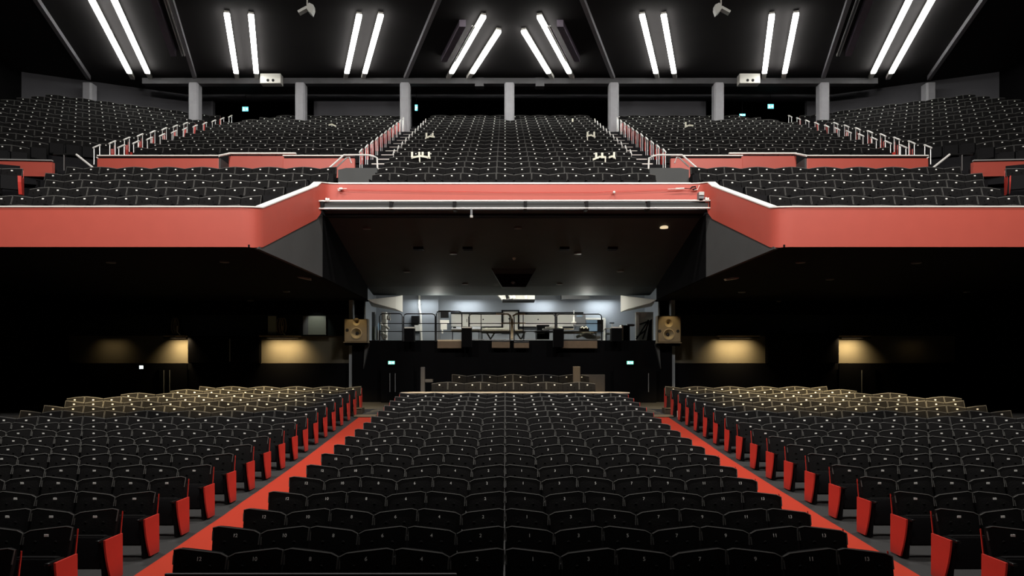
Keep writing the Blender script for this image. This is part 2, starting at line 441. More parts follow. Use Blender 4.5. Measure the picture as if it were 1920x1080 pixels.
# ------------------------------------------------------------------ balcony structure
FS, FC = 16.4, 20.3                                    # depth of side and centre fronts
zt_s, zb_s = az(388.5, FS), az(463, FS)
zt_c, zb_c = az(345, FC), az(376.5, FC)
zb_c2 = az(404, FC)
XS, XC = -5.72, -5.19
for side in ('left', 'right'):
    s = lambda x: sx_(side, x)
    q = 1 if side == 'left' else -1
    nx_ = lambda x, y: (0, .16) if y < FS + .05 or x > XC + .2 else ((.16, .02) if x < XC + .03 else ((.13, .09) if x < XC + .1 else (.07, .14)))
    # red front: straight side run, then the rising run round the corner
    m = MB()
    path = [(-17, FS, zt_s, zb_s), (XS - .42, FS, zt_s, zb_s), (XS - .26, FS + .02, zt_s, zb_s), (XS - .14, FS + .07, zt_s + .01, zb_s), (XS - .05, FS + .15, zt_s + .02, zb_s + .01)]
    for t in (.03, .12, .3, .5, .66, .78, .87):
        ez = t if t < .8 else .8 + (t - .8) * .98
        path.append((XS + (XC - XS) * t, FS + .2 + (FC - FS - .2) * t, zt_s + (zt_c - zt_s) * ez, zb_s + (zb_c2 - zb_s) * t))
    for dx_, dy_, za_ in ((.015, -.34, -.06), (.06, -.18, -.025), (.15, -.07, -.008), (.28, -.015, 0), (.42, 0, 0)):
        path.append((XC + dx_, FC + dy_, zt_c + za_, zb_c2 if dx_ < .06 else max(zb_c, zb_c2)))
    V = []; Fc = []
    for x, y, a, b in path: V += [(s(x), y, b), (s(x), y, a), (s(x - nx_(x, y)[0]), y + nx_(x, y)[1], a), (s(x - nx_(x, y)[0]), y + nx_(x, y)[1], b)]
    for i in range(len(path) - 1):
        for k in range(4): Fc.append((i*4+k, (i+1)*4+k, (i+1)*4+(k+1)%4, i*4+(k+1)%4))
    Fc += [(0,1,2,3), tuple(len(V)-4+k for k in (3,2,1,0))]
    m.add(V, Fc); fr = struct(m.build(f'balcony_front_{side}', 'balcony_red', None, True))
    m = MB(); V = []; Fc = []
    for x, y, a, b in path:
        o = (-nx_(x, y)[0] * 1.35, nx_(x, y)[1] * 1.35)
        V += [(s(x + .015), y - .02, a), (s(x + .015), y - .02, a + .03), (s(x + o[0]), y + o[1], a + .045), (s(x + o[0]), y + o[1], a)]
    for i in range(len(path) - 1):
        for k in range(4): Fc.append((i*4+k, (i+1)*4+k, (i+1)*4+(k+1)%4, i*4+(k+1)%4))
    Fc += [(0,1,2,3), tuple(len(V)-4+k for k in (3,2,1,0))]
    m.add(V, Fc); m.build('ledge', 'ledge_white', fr)
    # grey wall under the rising run
    z1, z2 = zb_s, ZC + 2.62
    m = MB(); i0 = 0.03
    m.slab([(s(XS - i0), FS + .15, zb_s + .02), (s(XC - i0), FC + .02, zb_c2 + .03), (s(XC - i0), FC + .02, ZC + 2.60), (s(XS - i0), FS + .15, zb_s - .02)], (s(-.1) - s(0), 0.0, 0))
    struct(m.build(f'wall_well_{side}', 'well_grey'))
    m = MB(); m.box(*sorted((s(XC - .12), s(XC - .02))), FC, 26.9, ZC + 2.6, ZC + 4.4); struct(m.build(f'wall_well_inner_{side}', 'black_paint'))
    # soffit beneath the side balcony
    zs_ = lambda y: zb_s + (ZC + 2.58 - zb_s) * (y - FS) / (27.6 - FS)
    m = MB(); m.slab([(s(x), y, zs_(y)) for x, y in ((-18, FS + .03), (XS - .2, FS + .03), (XC - .12, FC + .05), (XC - .12, 27.6), (-18, 27.6))], (0, 0, .06))
    struct(m.build(f'ceiling_soffit_{side}', 'side_soffit_unlit'))
# centre front
m = MB(); m.box(XC + .42, mx(XC + .42), FC, FC + .16, zb_c, zt_c); fr = struct(m.build('balcony_front_centre', 'balcony_red'))
MB().box(XC + .42, mx(XC + .42), FC - .02, FC + .22, zt_c, zt_c + .04).build('ledge', 'ledge_white', fr)
zsb = az(537, 26.9)
m = MB(); m.prism([(FC + .02, zb_c), (FC + .02, zb_c - .25), (26.85, zsb), (28.2, ZC + 2.905), (28.35, ZC + 2.905), (28.35, ZC + 3.3), (27.08, ZC + 3.3), (27.08, zb_c)], 'x', XC - .05, mx(XC) + .05)
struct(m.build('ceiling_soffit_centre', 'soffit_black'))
# tiers
m = MB()
for i in range(0, 17):
    m.box(-5.25, mx(-5.25), bd(i) - .62, bd(i) + .42 if i < 16 else 38.55, bz(i) - .6, bz(i))
for side in ('left', 'right'):
    s = lambda x: sx_(side, x)
    for i in range(-4, 2):
        r = XS + (XC - XS) * max(0, min(1, (bd(i) - .8 - FS) / (FC - FS))) - .2
        m.box(*sorted((s(-18), s(r if i < 0 else -5.25))), bd(i) - (.62 if i > -4 else .55), bd(i) + .42, max(bz(i) - .6, zb_s + .12), bz(i))
    m.box(*sorted((s(-18), s(-5.25))), bd(1) + .42, 25.5, bz(1) - .6, bz(1) + .12)      # cross gangway
    for i in range(5, 17):
        m.box(*sorted((s(-15.5), s(-5.25))), bd(i) - .62, bd(i) + .42 if i < 16 else 38.55, bz(i) - .6, bz(i))
    for i in range(4, 17):
        T = Matrix.Translation((s(-15.4), bd(i), 0)) @ Matrix.Rotation(-BR * sgn(side), 4, 'Z')
        a, b = (-9, .4) if side == 'left' else (-.4, 9)
        m.box(a, b, -.55, .42 if i < 16 else 2.5, bz(i) - .6, bz(i) - .01, 0, T)
struct(m.build('balcony_tiers', 'tier_carpet'))

# stairs with pale nosings, and their hand rails
def stair(name, side, x0, x1, i0, i1, which):
    s = lambda x: sx_(side, x)
    a, b = sorted((s(x0), s(x1))); m = MB(); nz = MB()
    for i in range(i0, i1):
        for h in (0, 1):
            y = bd(i) - .62 + h * .515 - .30; z = bz(i) - .2375 * (1 - h) + .006
            m.box(a, b, y, y + .53, z - .22, z)
            nz.box(a, b, y - .012, y + .05, z - .07, z + .004)
    o = struct(m.build(name, 'step_dark')); nz.build('nosing', 'nosing_pale', o)
def hoop(x, i, lab, h=.82, run=.36, r=.019, group='balcony stair hand rails'):
    y0 = bd(i) - .55; z0 = bz(i)
    o = thing('hand_rail', lab, 'hand rail', (0, 0, 0), 0, group)
    MB().tube([(x, y0, z0 - .25), (x, y0, z0 + h - .19)], r * .8, 6, 0).build('post', 'steel_bright', o)
    MB().tube([(x, y0 + run, z0 - .02), (x, y0 + run, z0 + h + .01)], r * .8, 6, 0).build('post', 'steel_bright', o)
    MB().tube([(x, y0 - .06, z0 + h - .22), (x, y0, z0 + h - .18), (x, y0 + run, z0 + h + .02), (x, y0 + run + .05, z0 + h + .03)], r * 1.5, 6).build('grip', 'rail_white', o)
for side in ('left', 'right'):
    s = lambda x: sx_(side, x)
    stair(f'stair_inner_{side}', side, -4.98, -4.02, 2, 17, 'inner')
    stair(f'stair_outer_{side}', side, -15.0, -13.85, 5, 17, 'outer')
    for j, i in enumerate(range(4, 16)):
        if i == 15: continue
        hoop(s(-5.07), i, f'pale steel hand rail by red seat ends, {side} inner balcony stair, {ORD[j]} from its foot')
    for j, i in enumerate(range(5, 16)):
        hoop(s(-4.06), i, f'slim steel hand rail beside centre seats, {side} inner balcony stair, {ORD[j]} from its foot', .6, .22, .016)
    for j, i in enumerate(range(5, 16)):
        hoop(s(-14.05), i, f'white topped hand rail beside middle seats, {side} outer balcony stair, {ORD[j]} from its foot')
        if i < 13: hoop(s(-14.95), i, f'white topped hand rail beside turned outer seats, {side} outer balcony stair, {ORD[j]} from foot')
# red parapets across the side blocks
PD = 24.55
for side in ('left', 'right'):
    s = lambda x: sx_(side, x)
    t = thing('parapet', f'long red parapet with white top rail before the {side} upper balcony seats', 'parapet', (0, 0, 0), 0, 'red balcony parapets')
    zt, zr0, zb = az(290.5, PD), az(296.5, PD), az(315, PD) - .35
    xa, xb, xc, xd = ax(182, PD), ax(410, PD), ax(530, PD), ax(665, PD)
    for p0, p1 in ((xa, xb), (xc, xd)):
        a, b = sorted((s(p0), s(p1)))
        MB().rbox(a, b, PD, PD + .15, zb, zr0, .02).build('red_panel', 'balcony_red', t)
        MB().rbox(a, b, PD - .03, PD + .05, zt - .045, zt, .012).build('top_rail', 'ledge_white', t)
        MB().box(a + .03, b - .03, PD + .05, PD + .1, zr0 - .02, zt - .03).build('rail_backing', 'equipment_black', t)
    # the set-back bay between the two runs
    yb = PD + .75
    zt2 = az(286, yb)
    a, b = sorted((s(xb + .05), s(xc + .25)))
    MB().rbox(a, b, yb, yb + .15, zb - .1, az(292, yb), .02).build('red_bay_panel', 'balcony_red', t)
    MB().rbox(a, b, yb - .04, yb + .06, zt2 - .06, zt2, .015).build('bay_top_rail', 'ledge_white', t)
    a, b = sorted((s(xb - .06), s(xb + .06)))
    MB().box(a, b, PD + .02, yb + .1, zb, zr0).build('bay_return', 'well_grey', t)['label'] = 'dark grey return wall of the bay'
    MB().tube([(s(xb), PD, zt - .03), (s(xb + .12), yb, zt2 - .03)], .04, 6).build('bay_return_rail', 'ledge_white', t)
    # outer parapet in front of the turned block
    t = thing('parapet', f'short red parapet with dark rail before the outermost {side} balcony seats', 'parapet', (0, 0, 0), 0, 'red balcony parapets')
    d1 = 24.3
    P0 = Vector((s(ax(98, d1)), d1, 0)); P1 = P0 + Vector(((-1 if side == 'left' else 1) * 2.2, -.15, 0)); P2 = P1 + Vector(((-1 if side == 'left' else 1) * 5, -2.1, 0))
    for A, B in ((P0, P1), (P1, P2)):
        za, zc_, zd = az(300, d1), az(304, d1), az(323, d1) - .15
        n = (0, .14, 0)
        MB().slab([(A.x, A.y, zd), (B.x, B.y, zd), (B.x, B.y, zc_), (A.x, A.y, zc_)], n).build('red_panel', 'balcony_red', t)
        MB().slab([(A.x, A.y - .04, za - .04), (B.x, B.y - .04, za - .04), (B.x, B.y - .04, za), (A.x, A.y - .04, za)], (0, .1, 0)).build('top_rail', 'steel_bright', t)
        MB().slab([(A.x, A.y + .03, zc_), (B.x, B.y + .03, zc_), (B.x, B.y + .03, za - .04), (A.x, A.y + .03, za - .04)], (0, .06, 0)).build('rail_backing', 'equipment_black', t)
    # tubular rails at the gangway mouths
    t = thing('gangway_rail', f'bent tubular guard rail at the foot of the {side} inner balcony stair', 'guard rail', (0, 0, 0), 0, 'gangway guard rails')
    d2 = 23.6
    f = lambda px, py, dd=d2: (s(ax(px, dd)), dd, az(py, dd))
    MB().tube([f(615, 317, 23.2), f(645, 290.5), f(690, 290.5), f(700, 292.5), f(707, 296), f(708, 318)], .03, 6).build('upper_tube', 'rail_white', t)
    MB().tube([f(632, 313), f(650, 296), f(655, 295), f(659, 306)], .024, 6).build('lower_tube', 'steel_bright', t)
    t = thing('gangway_rail', f'white sloping guard rail at the mouth of the {side} outer gangway', 'guard rail', (0, 0, 0), 0, 'gangway guard rails')
    MB().tube([f(100, 289.5), f(143, 289.5)], .03, 6).build('level_tube', 'rail_black', t)
    MB().tube([f(143, 289.5), f(174, 314)], .035, 6).build('sloping_tube', 'rail_white', t)
    MB().tube([f(120, 289.5), f(120, 320)], .025, 6).build('post', 'rail_black', t)
    t = thing('gangway_rail', f'slim pale rail fixed to the outer end of the long {side} parapet', 'guard rail', (0, 0, 0), 0, 'gangway guard rails')
    MB().tube([f(181, 295, 25.2), f(208, 316, 24.6)], .024, 6).build('sloping_tube', 'rail_white', t)
    # grey landing wall at the foot of the inner stair
    m = MB(); a, b = sorted((s(-5.25), s(-4.02)))
    m.prism([(a, bz(0) - .1), (b, bz(0) - .1), (b, az(316.5, 22.4)), (a + (.25 if side == 'left' else 0), az(316.5, 22.4)), (a, az(320, 22.4))] if side == 'left' else
            [(a, bz(0) - .1), (b, bz(0) - .1), (b, az(320, 22.4)), (b - .25, az(316.5, 22.4)), (a, az(316.5, 22.4))], 'y', 22.3, 22.5)
    struct(m.build(f'wall_landing_{side}', 'well_grey'))

# ------------------------------------------------------------------ ceiling, columns, beams
zc = ZC + 14.88
struct(MB().box(-27, 27.5, -2, 46, zc, zc + .2).build('ceiling', 'ceiling_dark'))
DC = 36.15
names = 0
for k, x in enumerate(COLX):
    m = MB(); z0 = bz(15) - 1.2; z1 = az(160, DC)
    m.prism([(x-.25,DC-.17),(x-.17,DC-.25),(x+.17,DC-.25),(x+.25,DC-.17),(x+.25,DC+.25),(x-.25,DC+.25)], 'z', z0, z1 + .05)
    struct(m.build(f'column_{k+1}', 'column_grey'))
m = MB(); m.box(-18.4, 18.9, DC - .2, DC + .2, az(159.5, DC), az(149, DC)); struct(m.build('trim_1', 'beam_grey'))
for x in (ax(899, DC), ax(1012, DC)):
    m = MB(); m.box(x - .22, x + .22, DC - .24, DC + .2, az(165, DC), az(149, DC)); struct(m.build('trim_bracket', 'beam_grey'))
DIR = Vector((-2.05, 6.55, 0)) / 6.55                 # lamps and beams run outwards to the back
for k, x in enumerate(COLX):
    for side in ('left', 'right'):
        if (side == 'left') != (x < AX - .1) or k in (2, 4, 6): continue
        q = 1 if side == 'left' else -1
        y0 = 24.0; m = MB()
        A = Vector((x - q * DIR.x * (DC - y0) , y0, 0)); B = Vector((x, DC, 0))
        zz = zc - .22
        m.slab([(A.x - .09, A.y, zz), (A.x + .09, A.y, zz), (B.x + .09, B.y, zz), (B.x - .09, B.y, zz)], (0, 0, .24))
        struct(m.build(f'trim_beam_{k+1}', 'column_grey'))
# fluorescent strip lamps
LZ = ZC + 14.67
LAMPS = [(-2.9, 29.6), (-1.87, 30.9), (-8.1, 29.5), (-7.2, 29.5), (-13.6, 29.4), (-12.6, 29.5), (-18.9, 26.6), (-18.0, 26.6)]
desc = ['outer lamp of the central pair sloping to the', 'inner shorter lamp of the central pair sloping to the', 'outer lamp of the second pair from centre on the',
        'inner lamp of the second pair from centre on the', 'outer lamp of the third pair from centre on the', 'inner lamp of the third pair from centre on the',
        'outer lamp of the outermost large pair on the', 'inner lamp of the outermost large pair on the']
for side in ('left', 'right'):
    q = 1 if side == 'left' else -1
    for (xe, y0), de in zip(LAMPS, desc):
        t = thing('strip_lamp', f'glowing white strip lamp, {de} {side}', 'lamp', (sx_(side, xe), 36.0, LZ), 0, 'strip lamps on the ceiling')
        ang = math.atan2(q * 2.05, 6.55)
        R = Matrix.Rotation(ang, 4, 'Z'); L = 1 / math.cos(ang)
        def loc(y): return (y - 36.0) * L
        MB().box(-.10, .10, loc(y0), loc(36.0), .06, .14, 0, R).build('housing', 'lamp_body', t)
        MB().box(-.015, .015, loc(y0 + .3), loc(y0 + .36), .14, .29, 0, R).box(-.015, .015, loc(34), loc(34.06), .14, .29, 0, R).build('hanger', 'lamp_body', t)
        MB().box(-.10, .10, loc(35.27), loc(36.0), -.03, .06, 0, R).build('end_bracket', 'ledge_white', t)  # white colour stands in for tube light falling on the bracket
        segs = [(y0, 30.6), (30.68, 33.45), (33.53, 35.25)] if y0 < 30 else [(y0, 33.45), (33.53, 35.25)]
        if y0 < 28: segs = [(y0, 28.3), (28.36, 30.6)] + segs[1:]
        for a, b in segs: MB().rbox(-.115, .115, loc(a), loc(b), -.05, .06, .03, 0, R).build('tube', 'tube_light', t)
# ducts and pipes beside the lamps
for side in ('left', 'right'):
    q = 1 if side == 'left' else -1
    for xe, y0, y1, lab in ((-3.6, 30.3, 33.8, 'central'), (-16.4, 26.8, 33.2, 'outermost')):
        t = thing('ceiling_duct', f'pale lilac duct and pipes beside the {lab} {side} strip lamps', 'duct', (0, 0, 0), 0, 'ceiling ducts')
        for dx, wv, nm in ((0, .14, 'duct'), (.42, .03, 'pipe'), (.52, .03, 'pipe')):
            A = (sx_(side, xe + dx - DIR.x * (36 - y0)), y0); B = (sx_(side, xe + dx - DIR.x * (36 - y1)), y1); zz = zc - .3
            MB().slab([(A[0]-wv,A[1],zz),(A[0]+wv,A[1],zz),(B[0]+wv,B[1],zz),(B[0]-wv,B[1],zz)], (0,0,.32 if nm == 'duct' else .06)).build(nm, 'duct_lilac' if nm == 'duct' else 'steel_bright', t)
# pale boxes with two round holes at the beam
for side, px in (('left', 508), ('right', 1405)):
    t = thing('junction_box', f'pale box with two round holes beside the {side} strip lamps', 'box', (0,0,0), 0, 'pale boxes on the beam')
    d = 35.6; c = at(px, 151, d); wv = .52
    MB().rbox(c.x - wv, c.x + wv, d - .1, d + .35, az(157.5, d), az(139, d), .03).build('case', 'lamp_body', t)
    for h in (-.12, .14): MB().lathe([(.07, 0), (.07, .02)], 12, 0, Matrix.Translation((c.x + h, d - .115, az(152, d))) @ Matrix.Rotation(-PI/2, 4, 'X')).build('hole', 'equipment_black', t)
# flood lights hung on rods
for side, px in (('left', 576), ('right', 1352)):
    t = thing('flood_light', f'pale angled floodlight hung from the ceiling above the {side} balcony', 'floodlight', (0,0,0), 0, 'hanging floodlights')
    d = 26.5; c = at(px, 16, d); q = 1 if side == 'left' else -1
    R = Matrix.Translation(c)
    MB().tube([c + Vector((0, 0, .1)), Vector((c.x, d, zc))], .025).build('rod', 'lamp_body', t)
    MB().rbox(-.36, .02, -.12, .12, -.05, .05, .015, 0, R @ Matrix.Rotation(-q * .5, 4, 'Y') if q > 0 else R @ Matrix.Rotation(PI, 4, 'Z') @ Matrix.Rotation(-.5, 4, 'Y')).build('flap', 'flood_grey', t)
    MB().prism([(-.02,-.02),(.1,.16),(.26,.08),(.27,-.06),(.2,-.26),(.08,-.16)] if q > 0 else [(.02,-.02),(-.08,-.16),(-.2,-.26),(-.27,-.06),(-.26,.08),(-.1,.16)], 'y', -.13, .13, 0, R).build('head', 'flood_grey', t)
    MB().tube([c + Vector((-.12*q, 0, .1)), c + Vector((-.14*q, 0, .2)), c + Vector((-.06*q, 0, .24)), c + Vector((0, 0, .2))], .015).build('cable', 'equipment_black', t)
# back of the upper balcony
D2 = 38.6
m = MB()
for a, b in ((-27, -15.9), (-10.4, -5.1), (mx(-5.1), mx(-10.4)), (mx(-15.9), 27.5)): m.box(a, b, D2, D2 + .3, ZC + 11, zc)
m.box(-15.9, -10.4, D2, D2 + .3, ZC + 14.6, zc); m.box(mx(-10.4), mx(-15.9), D2, D2 + .3, ZC + 14.6, zc); m.box(-5.1, mx(-5.1), D2, D2 + .3, ZC + 14.69, zc)
struct(m.build('wall_back', 'back_wall_grey'))
struct(MB().box(-27, 27.5, 42.5, 42.7, ZC + 10, zc).build('wall_back_recess', 'black_recess'))
m = MB(); m.box(-5.0, mx(-5.0), 42, 42.2, az(187, 42), az(183, 42)); struct(m.build('trim_2', 'beam_grey'))
for side in ('left', 'right'):
    s = lambda x: sx_(side, x)
    T = Matrix.Translation((s(-15.4), bd(16), 0)) @ Matrix.Rotation(-BR * sgn(side), 4, 'Z')
    a, b = (-12, -.6) if side == 'left' else (.6, 12)
    m = MB(); m.box(a, b, 1.6, 1.8, bz(14), zc, 0, T); struct(m.build(f'wall_back_{side}', 'back_wall_grey'))
    a, b = sorted((s(-24.5), s(-24.3))); struct(MB().box(a, b, 2, 44, 0, zc).build(f'wall_{side}', 'black_paint'))
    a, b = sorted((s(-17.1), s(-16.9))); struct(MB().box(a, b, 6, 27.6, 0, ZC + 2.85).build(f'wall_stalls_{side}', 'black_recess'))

# exit signs: running figure plate, glowing green or blue
def exit_sign(px, py, d, wpx, hpx, ma, lab):
    c = at(px, py, d); a = wpx * d / F / 2; h = hpx * d / F / 2
    t = thing('exit_sign', lab, 'exit sign', c, 0, 'lit exit signs')
    MB().rbox(-a * 1.15, a * 1.15, 0, .06, -h * 1.2, h * 1.2, .01).build('case', 'equipment_black', t)
    MB().box(-a, a, -.012, 0.002, -h, h).build('panel', ma, t)
    f = MB()      # running figure and arrow
    f.box(-a*.62, -a*.42, -.02, -.012, h*.35, h*.8); f.slab([(-a*.75,-.02,h*.2),(-a*.3,-.02,h*.3),(-a*.35,-.02,-h*.3),(-a*.55,-.02,-h*.3)], (0,.008,0))
    f.slab([(-a*.55,-.02,-h*.3),(-a*.4,-.02,-h*.3),(-a*.75,-.02,-h*.85),(-a*.9,-.02,-h*.8)], (0,.008,0)); f.slab([(-a*.45,-.02,-h*.3),(-a*.33,-.02,-h*.3),(-a*.1,-.02,-h*.8),(-a*.25,-.02,-h*.85)], (0,.008,0))
    f.box(.12*a, .55*a, -.02, -.012, -h*.15, h*.15); f.slab([(a*.5,-.02,h*.5),(a*.9,-.02,0),(a*.5,-.02,-h*.5)], (0,.008,0))
    f.build('pictogram', 'exit_white', t)
    if py < 300: MB().tube([(0, .03, h), (0, .03, zc - c.z)], .015).build('rod', 'equipment_black', t)
exit_sign(460, 204.5, 38.5, 11, 8, 'exit_cyan', 'small cyan exit sign between columns at the upper left back')
exit_sign(780.5, 202, 37.6, 5, 11, 'exit_cyan', 'narrow blue exit sign beside column at the top of left stair')
exit_sign(1445, 199.5, 38.5, 11, 8, 'exit_cyan', 'small cyan exit sign between columns at the upper right back')
exit_sign(1392, 215.5, 38.6, 11, 4, 'exit_cyan', 'low blue-white glowing sign just above right upper seats')
exit_sign(734, 680, 26.6, 12, 6, 'exit_green', 'green exit sign above the door left of the control room')
exit_sign(1181.5, 680, 26.6, 12, 6, 'exit_green', 'green exit sign above the door right of the control room')
exit_sign(265, 688.5, 27.2, 7, 6, 'exit_white', 'tiny pale exit sign above the far left stalls doors')

# ------------------------------------------------------------------ lighting bar and gadgets on the balcony front
DB = 19.9
lb = thing('lighting_bar', 'long double-pipe lighting bar hung before the centre balcony front', 'lighting bar', (0, 0, 0))
for py in (377, 391): MB().tube([at(592, py, DB), at(1350, py - 1, DB)], .026, 8).build('pipe', 'rail_white', lb)
MB().box(ax(600, DB), ax(1343, DB), DB + .05, DB + .09, az(388.5, DB), az(380, DB)).build('backing_plate', 'well_grey', lb)
for px in (604, 733, 852, 985, 1100, 1216, 1333): MB().box(ax(px - 3, DB), ax(px + 3, DB), DB - .02, FC, az(392, DB), az(376, DB)).build('bracket', 'equipment_black', lb)
d = DB; t = thing('drop_arm', 'short black drop arm with pale tip under the lighting bar', 'bracket', (0,0,0))
MB().tube([at(884, 391, d), at(884, 405, d)], .035).build('arm', 'equipment_grey', t); MB().lathe([(.045, 0), (.045, .06)], 8, 0, Matrix.Translation(at(884, 408, d))).build('tip', 'flood_grey', t)
t = thing('small_projector', 'small dark box lamp standing on right end of lighting bar', 'lamp', (0,0,0))
MB().rbox(ax(1309, d), ax(1319, d), d - .1, d + .12, az(374, d), az(361, d), .015).build('case', 'equipment_grey', t); MB().rbox(ax(1308.5, d), ax(1318, d), d - .13, d - .09, az(368, d), az(361.5, d), .01).build('front', 'flood_grey', t); MB().box(ax(1311, d), ax(1317, d), d - .03, d + .03, az(376.5, d), az(374, d)).build('foot', 'equipment_black', t)
for px, py, lab in ((614, 374, 'small pale clamp on left end of the lighting bar'), (1325, 373, 'small pale clamp on right end of the lighting bar')):
    t = thing('clamp', lab, 'clamp', at(px, py, d), 0, 'pale clamps on the bar'); MB().rbox(-.05, .0, -.04, .04, -.045, .04, .01).rbox(.012, .06, -.04, .04, -.045, .03, .01).build('jaw', 'ledge_white', t)
d = FC - .1
t = thing('fascia_hook', 'small bright hook fitting at left of the centre balcony front', 'fitting', at(637, 354, d))
MB().rbox(-.02, .08, -.03, .08, -.02, .03, .008).build('plate', 'ledge_white', t); MB().tube([(-.01,-.02,.02),(-.05,-.02,0),(-.03,-.02,-.06),(.02,-.02,-.05)], .018).build('hook', 'steel_bright', t); MB().tube([(.06,0,0),(.2,0,.005)], .01).build('pin', 'ledge_white', t)
t = thing('fascia_turnbuckle', 'bright turnbuckle and black clip at right of centre balcony front', 'fitting', at(1275, 354, d))
MB().tube([(-.35,0,-.01),(-.1,0,0)], .009).build('wire', 'ledge_white', t); MB().tube([(-.12,0,0),(.12,0,.012)], .024).build('barrel', 'ledge_white', t); MB().tube([(.12,0,.01),(.3,0,.0)], .01).tube([(.3,0,.0),(.34,0,.05),(.44,0,.06),(.46,0,.0),(.36,0,-.02)], .022).build('clip', 'equipment_black', t); MB().tube([(.4,.0,-.03),(.5,0,-.02),(.55,0,.1)], .012).build('strap', 'ledge_white', t)
t = thing('fascia_ball', 'small white ball fitting on centre balcony front, right of middle', 'fitting', at(1151.5, 360.5, d))
MB().lathe([(.005,-.04),(.03,-.03),(.042,0),(.03,.03),(.005,.04)], 10).build('ball', 'ledge_white', t, True); MB().tube([(0,0,0),(0,.12,0)], .012).build('stem', 'steel_bright', t)
t = thing('safety_wire', 'thin sagging wire along the centre balcony front', 'wire', (0,0,0))
MB().tube([at(640, 355.5, d + .05), at(800, 358.5, d + .05), at(960, 361, d + .05), at(1120, 360.5, d + .05), at(1265, 355, d + .05)], .006, 5).build('wire', 'seat_red', t)

# ------------------------------------------------------------------ soffit fittings
def soff_c(px, py):      # point on the sloping centre soffit seen at that spot
    y0, z0 = FC + .02, zb_c - .25; y1, z1 = 26.85, zsb
    k = (z1 - z0) / (y1 - y0); r = (VY - py) / F
    d = (z0 - ZC - k * y0) / (r - k); return Vector(((px - VX) * d / F, d, ZC + r * d))
def soff_s(px, py):
    y0, z0 = FS + .03, zb_s; y1, z1 = 27.6, ZC + 2.58
    k = (z1 - z0) / (y1 - y0); r = (VY - py) / F
    d = (z0 - ZC - k * y0) / (r - k); return Vector(((px - VX) * d / F, d, ZC + r * d))
def downlight(p, r, lab, ma):
    t = thing('downlight', lab, 'downlight', p, 0, 'recessed soffit downlights')
    MB().lathe([(r, -.03), (r, .05)], 14).build('rim', ma, t, True); MB().lathe([(r * .75, -.034), (r * .75, -.02)], 14).build('lens', ma, t)
for px, py, lab, ma in ((688, 428, 'dim downlight left on the centre soffit, nearest row', 'downlight_off'), (971, 427, 'dim downlight mid centre soffit, nearest row', 'downlight_off'),
                        (1245, 426, 'glowing warm downlight right on the centre soffit', 'downlight_warm'), (850, 475, 'dim downlight left of middle, second soffit row', 'downlight_off'),
                        (1083, 475, 'dim downlight right of middle, second soffit row', 'downlight_off'), (763, 509, 'dim downlight far left, third soffit row', 'downlight_off'),
                        (1163, 508, 'dim downlight far right, third soffit row', 'downlight_off'), (872, 532, 'dim downlight left of projector housing, last soffit row', 'downlight_off'),
                        (1049, 532, 'dim downlight right of projector housing, last soffit row', 'downlight_off')):
    downlight(soff_c(px, py), .125, lab, ma)
for px, py, lab in ((208, 491, 'tiny dim downlight under left balcony, second from left near front'), (421, 490, 'tiny dim downlight under left balcony near its inner front corner'),
                    (537, 546, 'tiny dim downlight under left balcony near the centre well'), (470, 563, 'tiny dim downlight deepest under the left balcony'),
                    (1501, 491, 'tiny dim downlight under right balcony near its inner front corner'), (1718, 492, 'tiny dim downlight under right balcony farther right near front'),
                    (1556, 523, 'tiny dim downlight under right balcony, second line'), (1391, 547, 'tiny dim downlight under right balcony near the centre well'),
                    (1459, 565, 'tiny dim downlight deepest under the right balcony'), (1813, 547, 'tiny reddish downlight under right balcony at far right')):
    downlight(soff_s(px, py), .12, lab, 'downlight_off')
for px, lab in ((785, 'outer left'), (877, 'inner left'), (1058, 'inner right'), (1148, 'outer right')):
    p = soff_c(px, 466); t = thing('ceiling_vent', f'black square vent on the centre soffit, {lab} of the row of four', 'vent', p, 0, 'black soffit vents')
    MB().rbox(-.16, .16, -.16, .16, -.05, .08, .01).build('frame', 'equipment_black', t)
    for j in (-.09, -.03, .03, .09): MB().box(-.14, .14, j - .008, j + .008, -.055, -.045).build('slat', 'seat_plastic', t)
p = soff_c(964, 484); t = thing('dome_camera', 'small pale dome camera on the centre soffit above projector housing', 'camera', p)
MB().lathe([(.06, .05), (.06, 0), (.055, -.03), (.03, -.06), (.005, -.07)], 14).build('dome', 'flood_grey', t, True)
# projector housing: dark hopper under the soffit
t = thing('projector_housing', 'black tapered projector housing under the centre soffit', 'projector', (0,0,0))
d = 25.0; yb = 26.0
A = [at(921, 504, d), at(1005, 504, d), at(986, 538, d), at(942, 538, d)]
MB().add([*A, *[Vector((p.x, yb, p.z + .05)) for p in A]], [(0,1,2,3),(7,6,5,4),(0,4,5,1),(1,5,6,2),(2,6,7,3),(3,7,4,0)]).build('hopper', 'equipment_black', t)
MB().slab([at(921, 503, d - .02), at(1005, 503, d - .02), at(999, 513, d - .02), at(927, 513, d - .02)], (0, .03, 0)).build('top_lip', 'soffit_black', t)
MB().lathe([(.09, 0), (.085, .05), (.05, .09), (.005, .1)], 14, 0, Matrix.Translation(at(962, 533, d - .12))).build('lens_dome', 'flood_grey', t, True)
MB().box(ax(956, d), ax(968, d), d - .2, d, az(534, d), az(532.5, d)).build('lens_shelf', 'equipment_black', t)
for side, px in (('left', 568), ('right', 1373)):
    p = soff_s(px, 519 if side == 'left' else 520); q = sgn(side)
    t = thing('flap_light', f'small white flap light under the {side} balcony beside the grey wall', 'lamp', p, 0, 'white flap lights')
    MB().slab([(-.2, 0, .03 * -q + .0), (.2, 0, -.0 + .03 * q), (.2, 0, -.06 + .03 * q), (-.16, 0, -.05 - .03 * q)], (0, .2, .0)).build('flap', 'flood_grey', t); MB().box(-.1, .1, .05, .15, -.02, .08).build('mount', 'equipment_black', t)
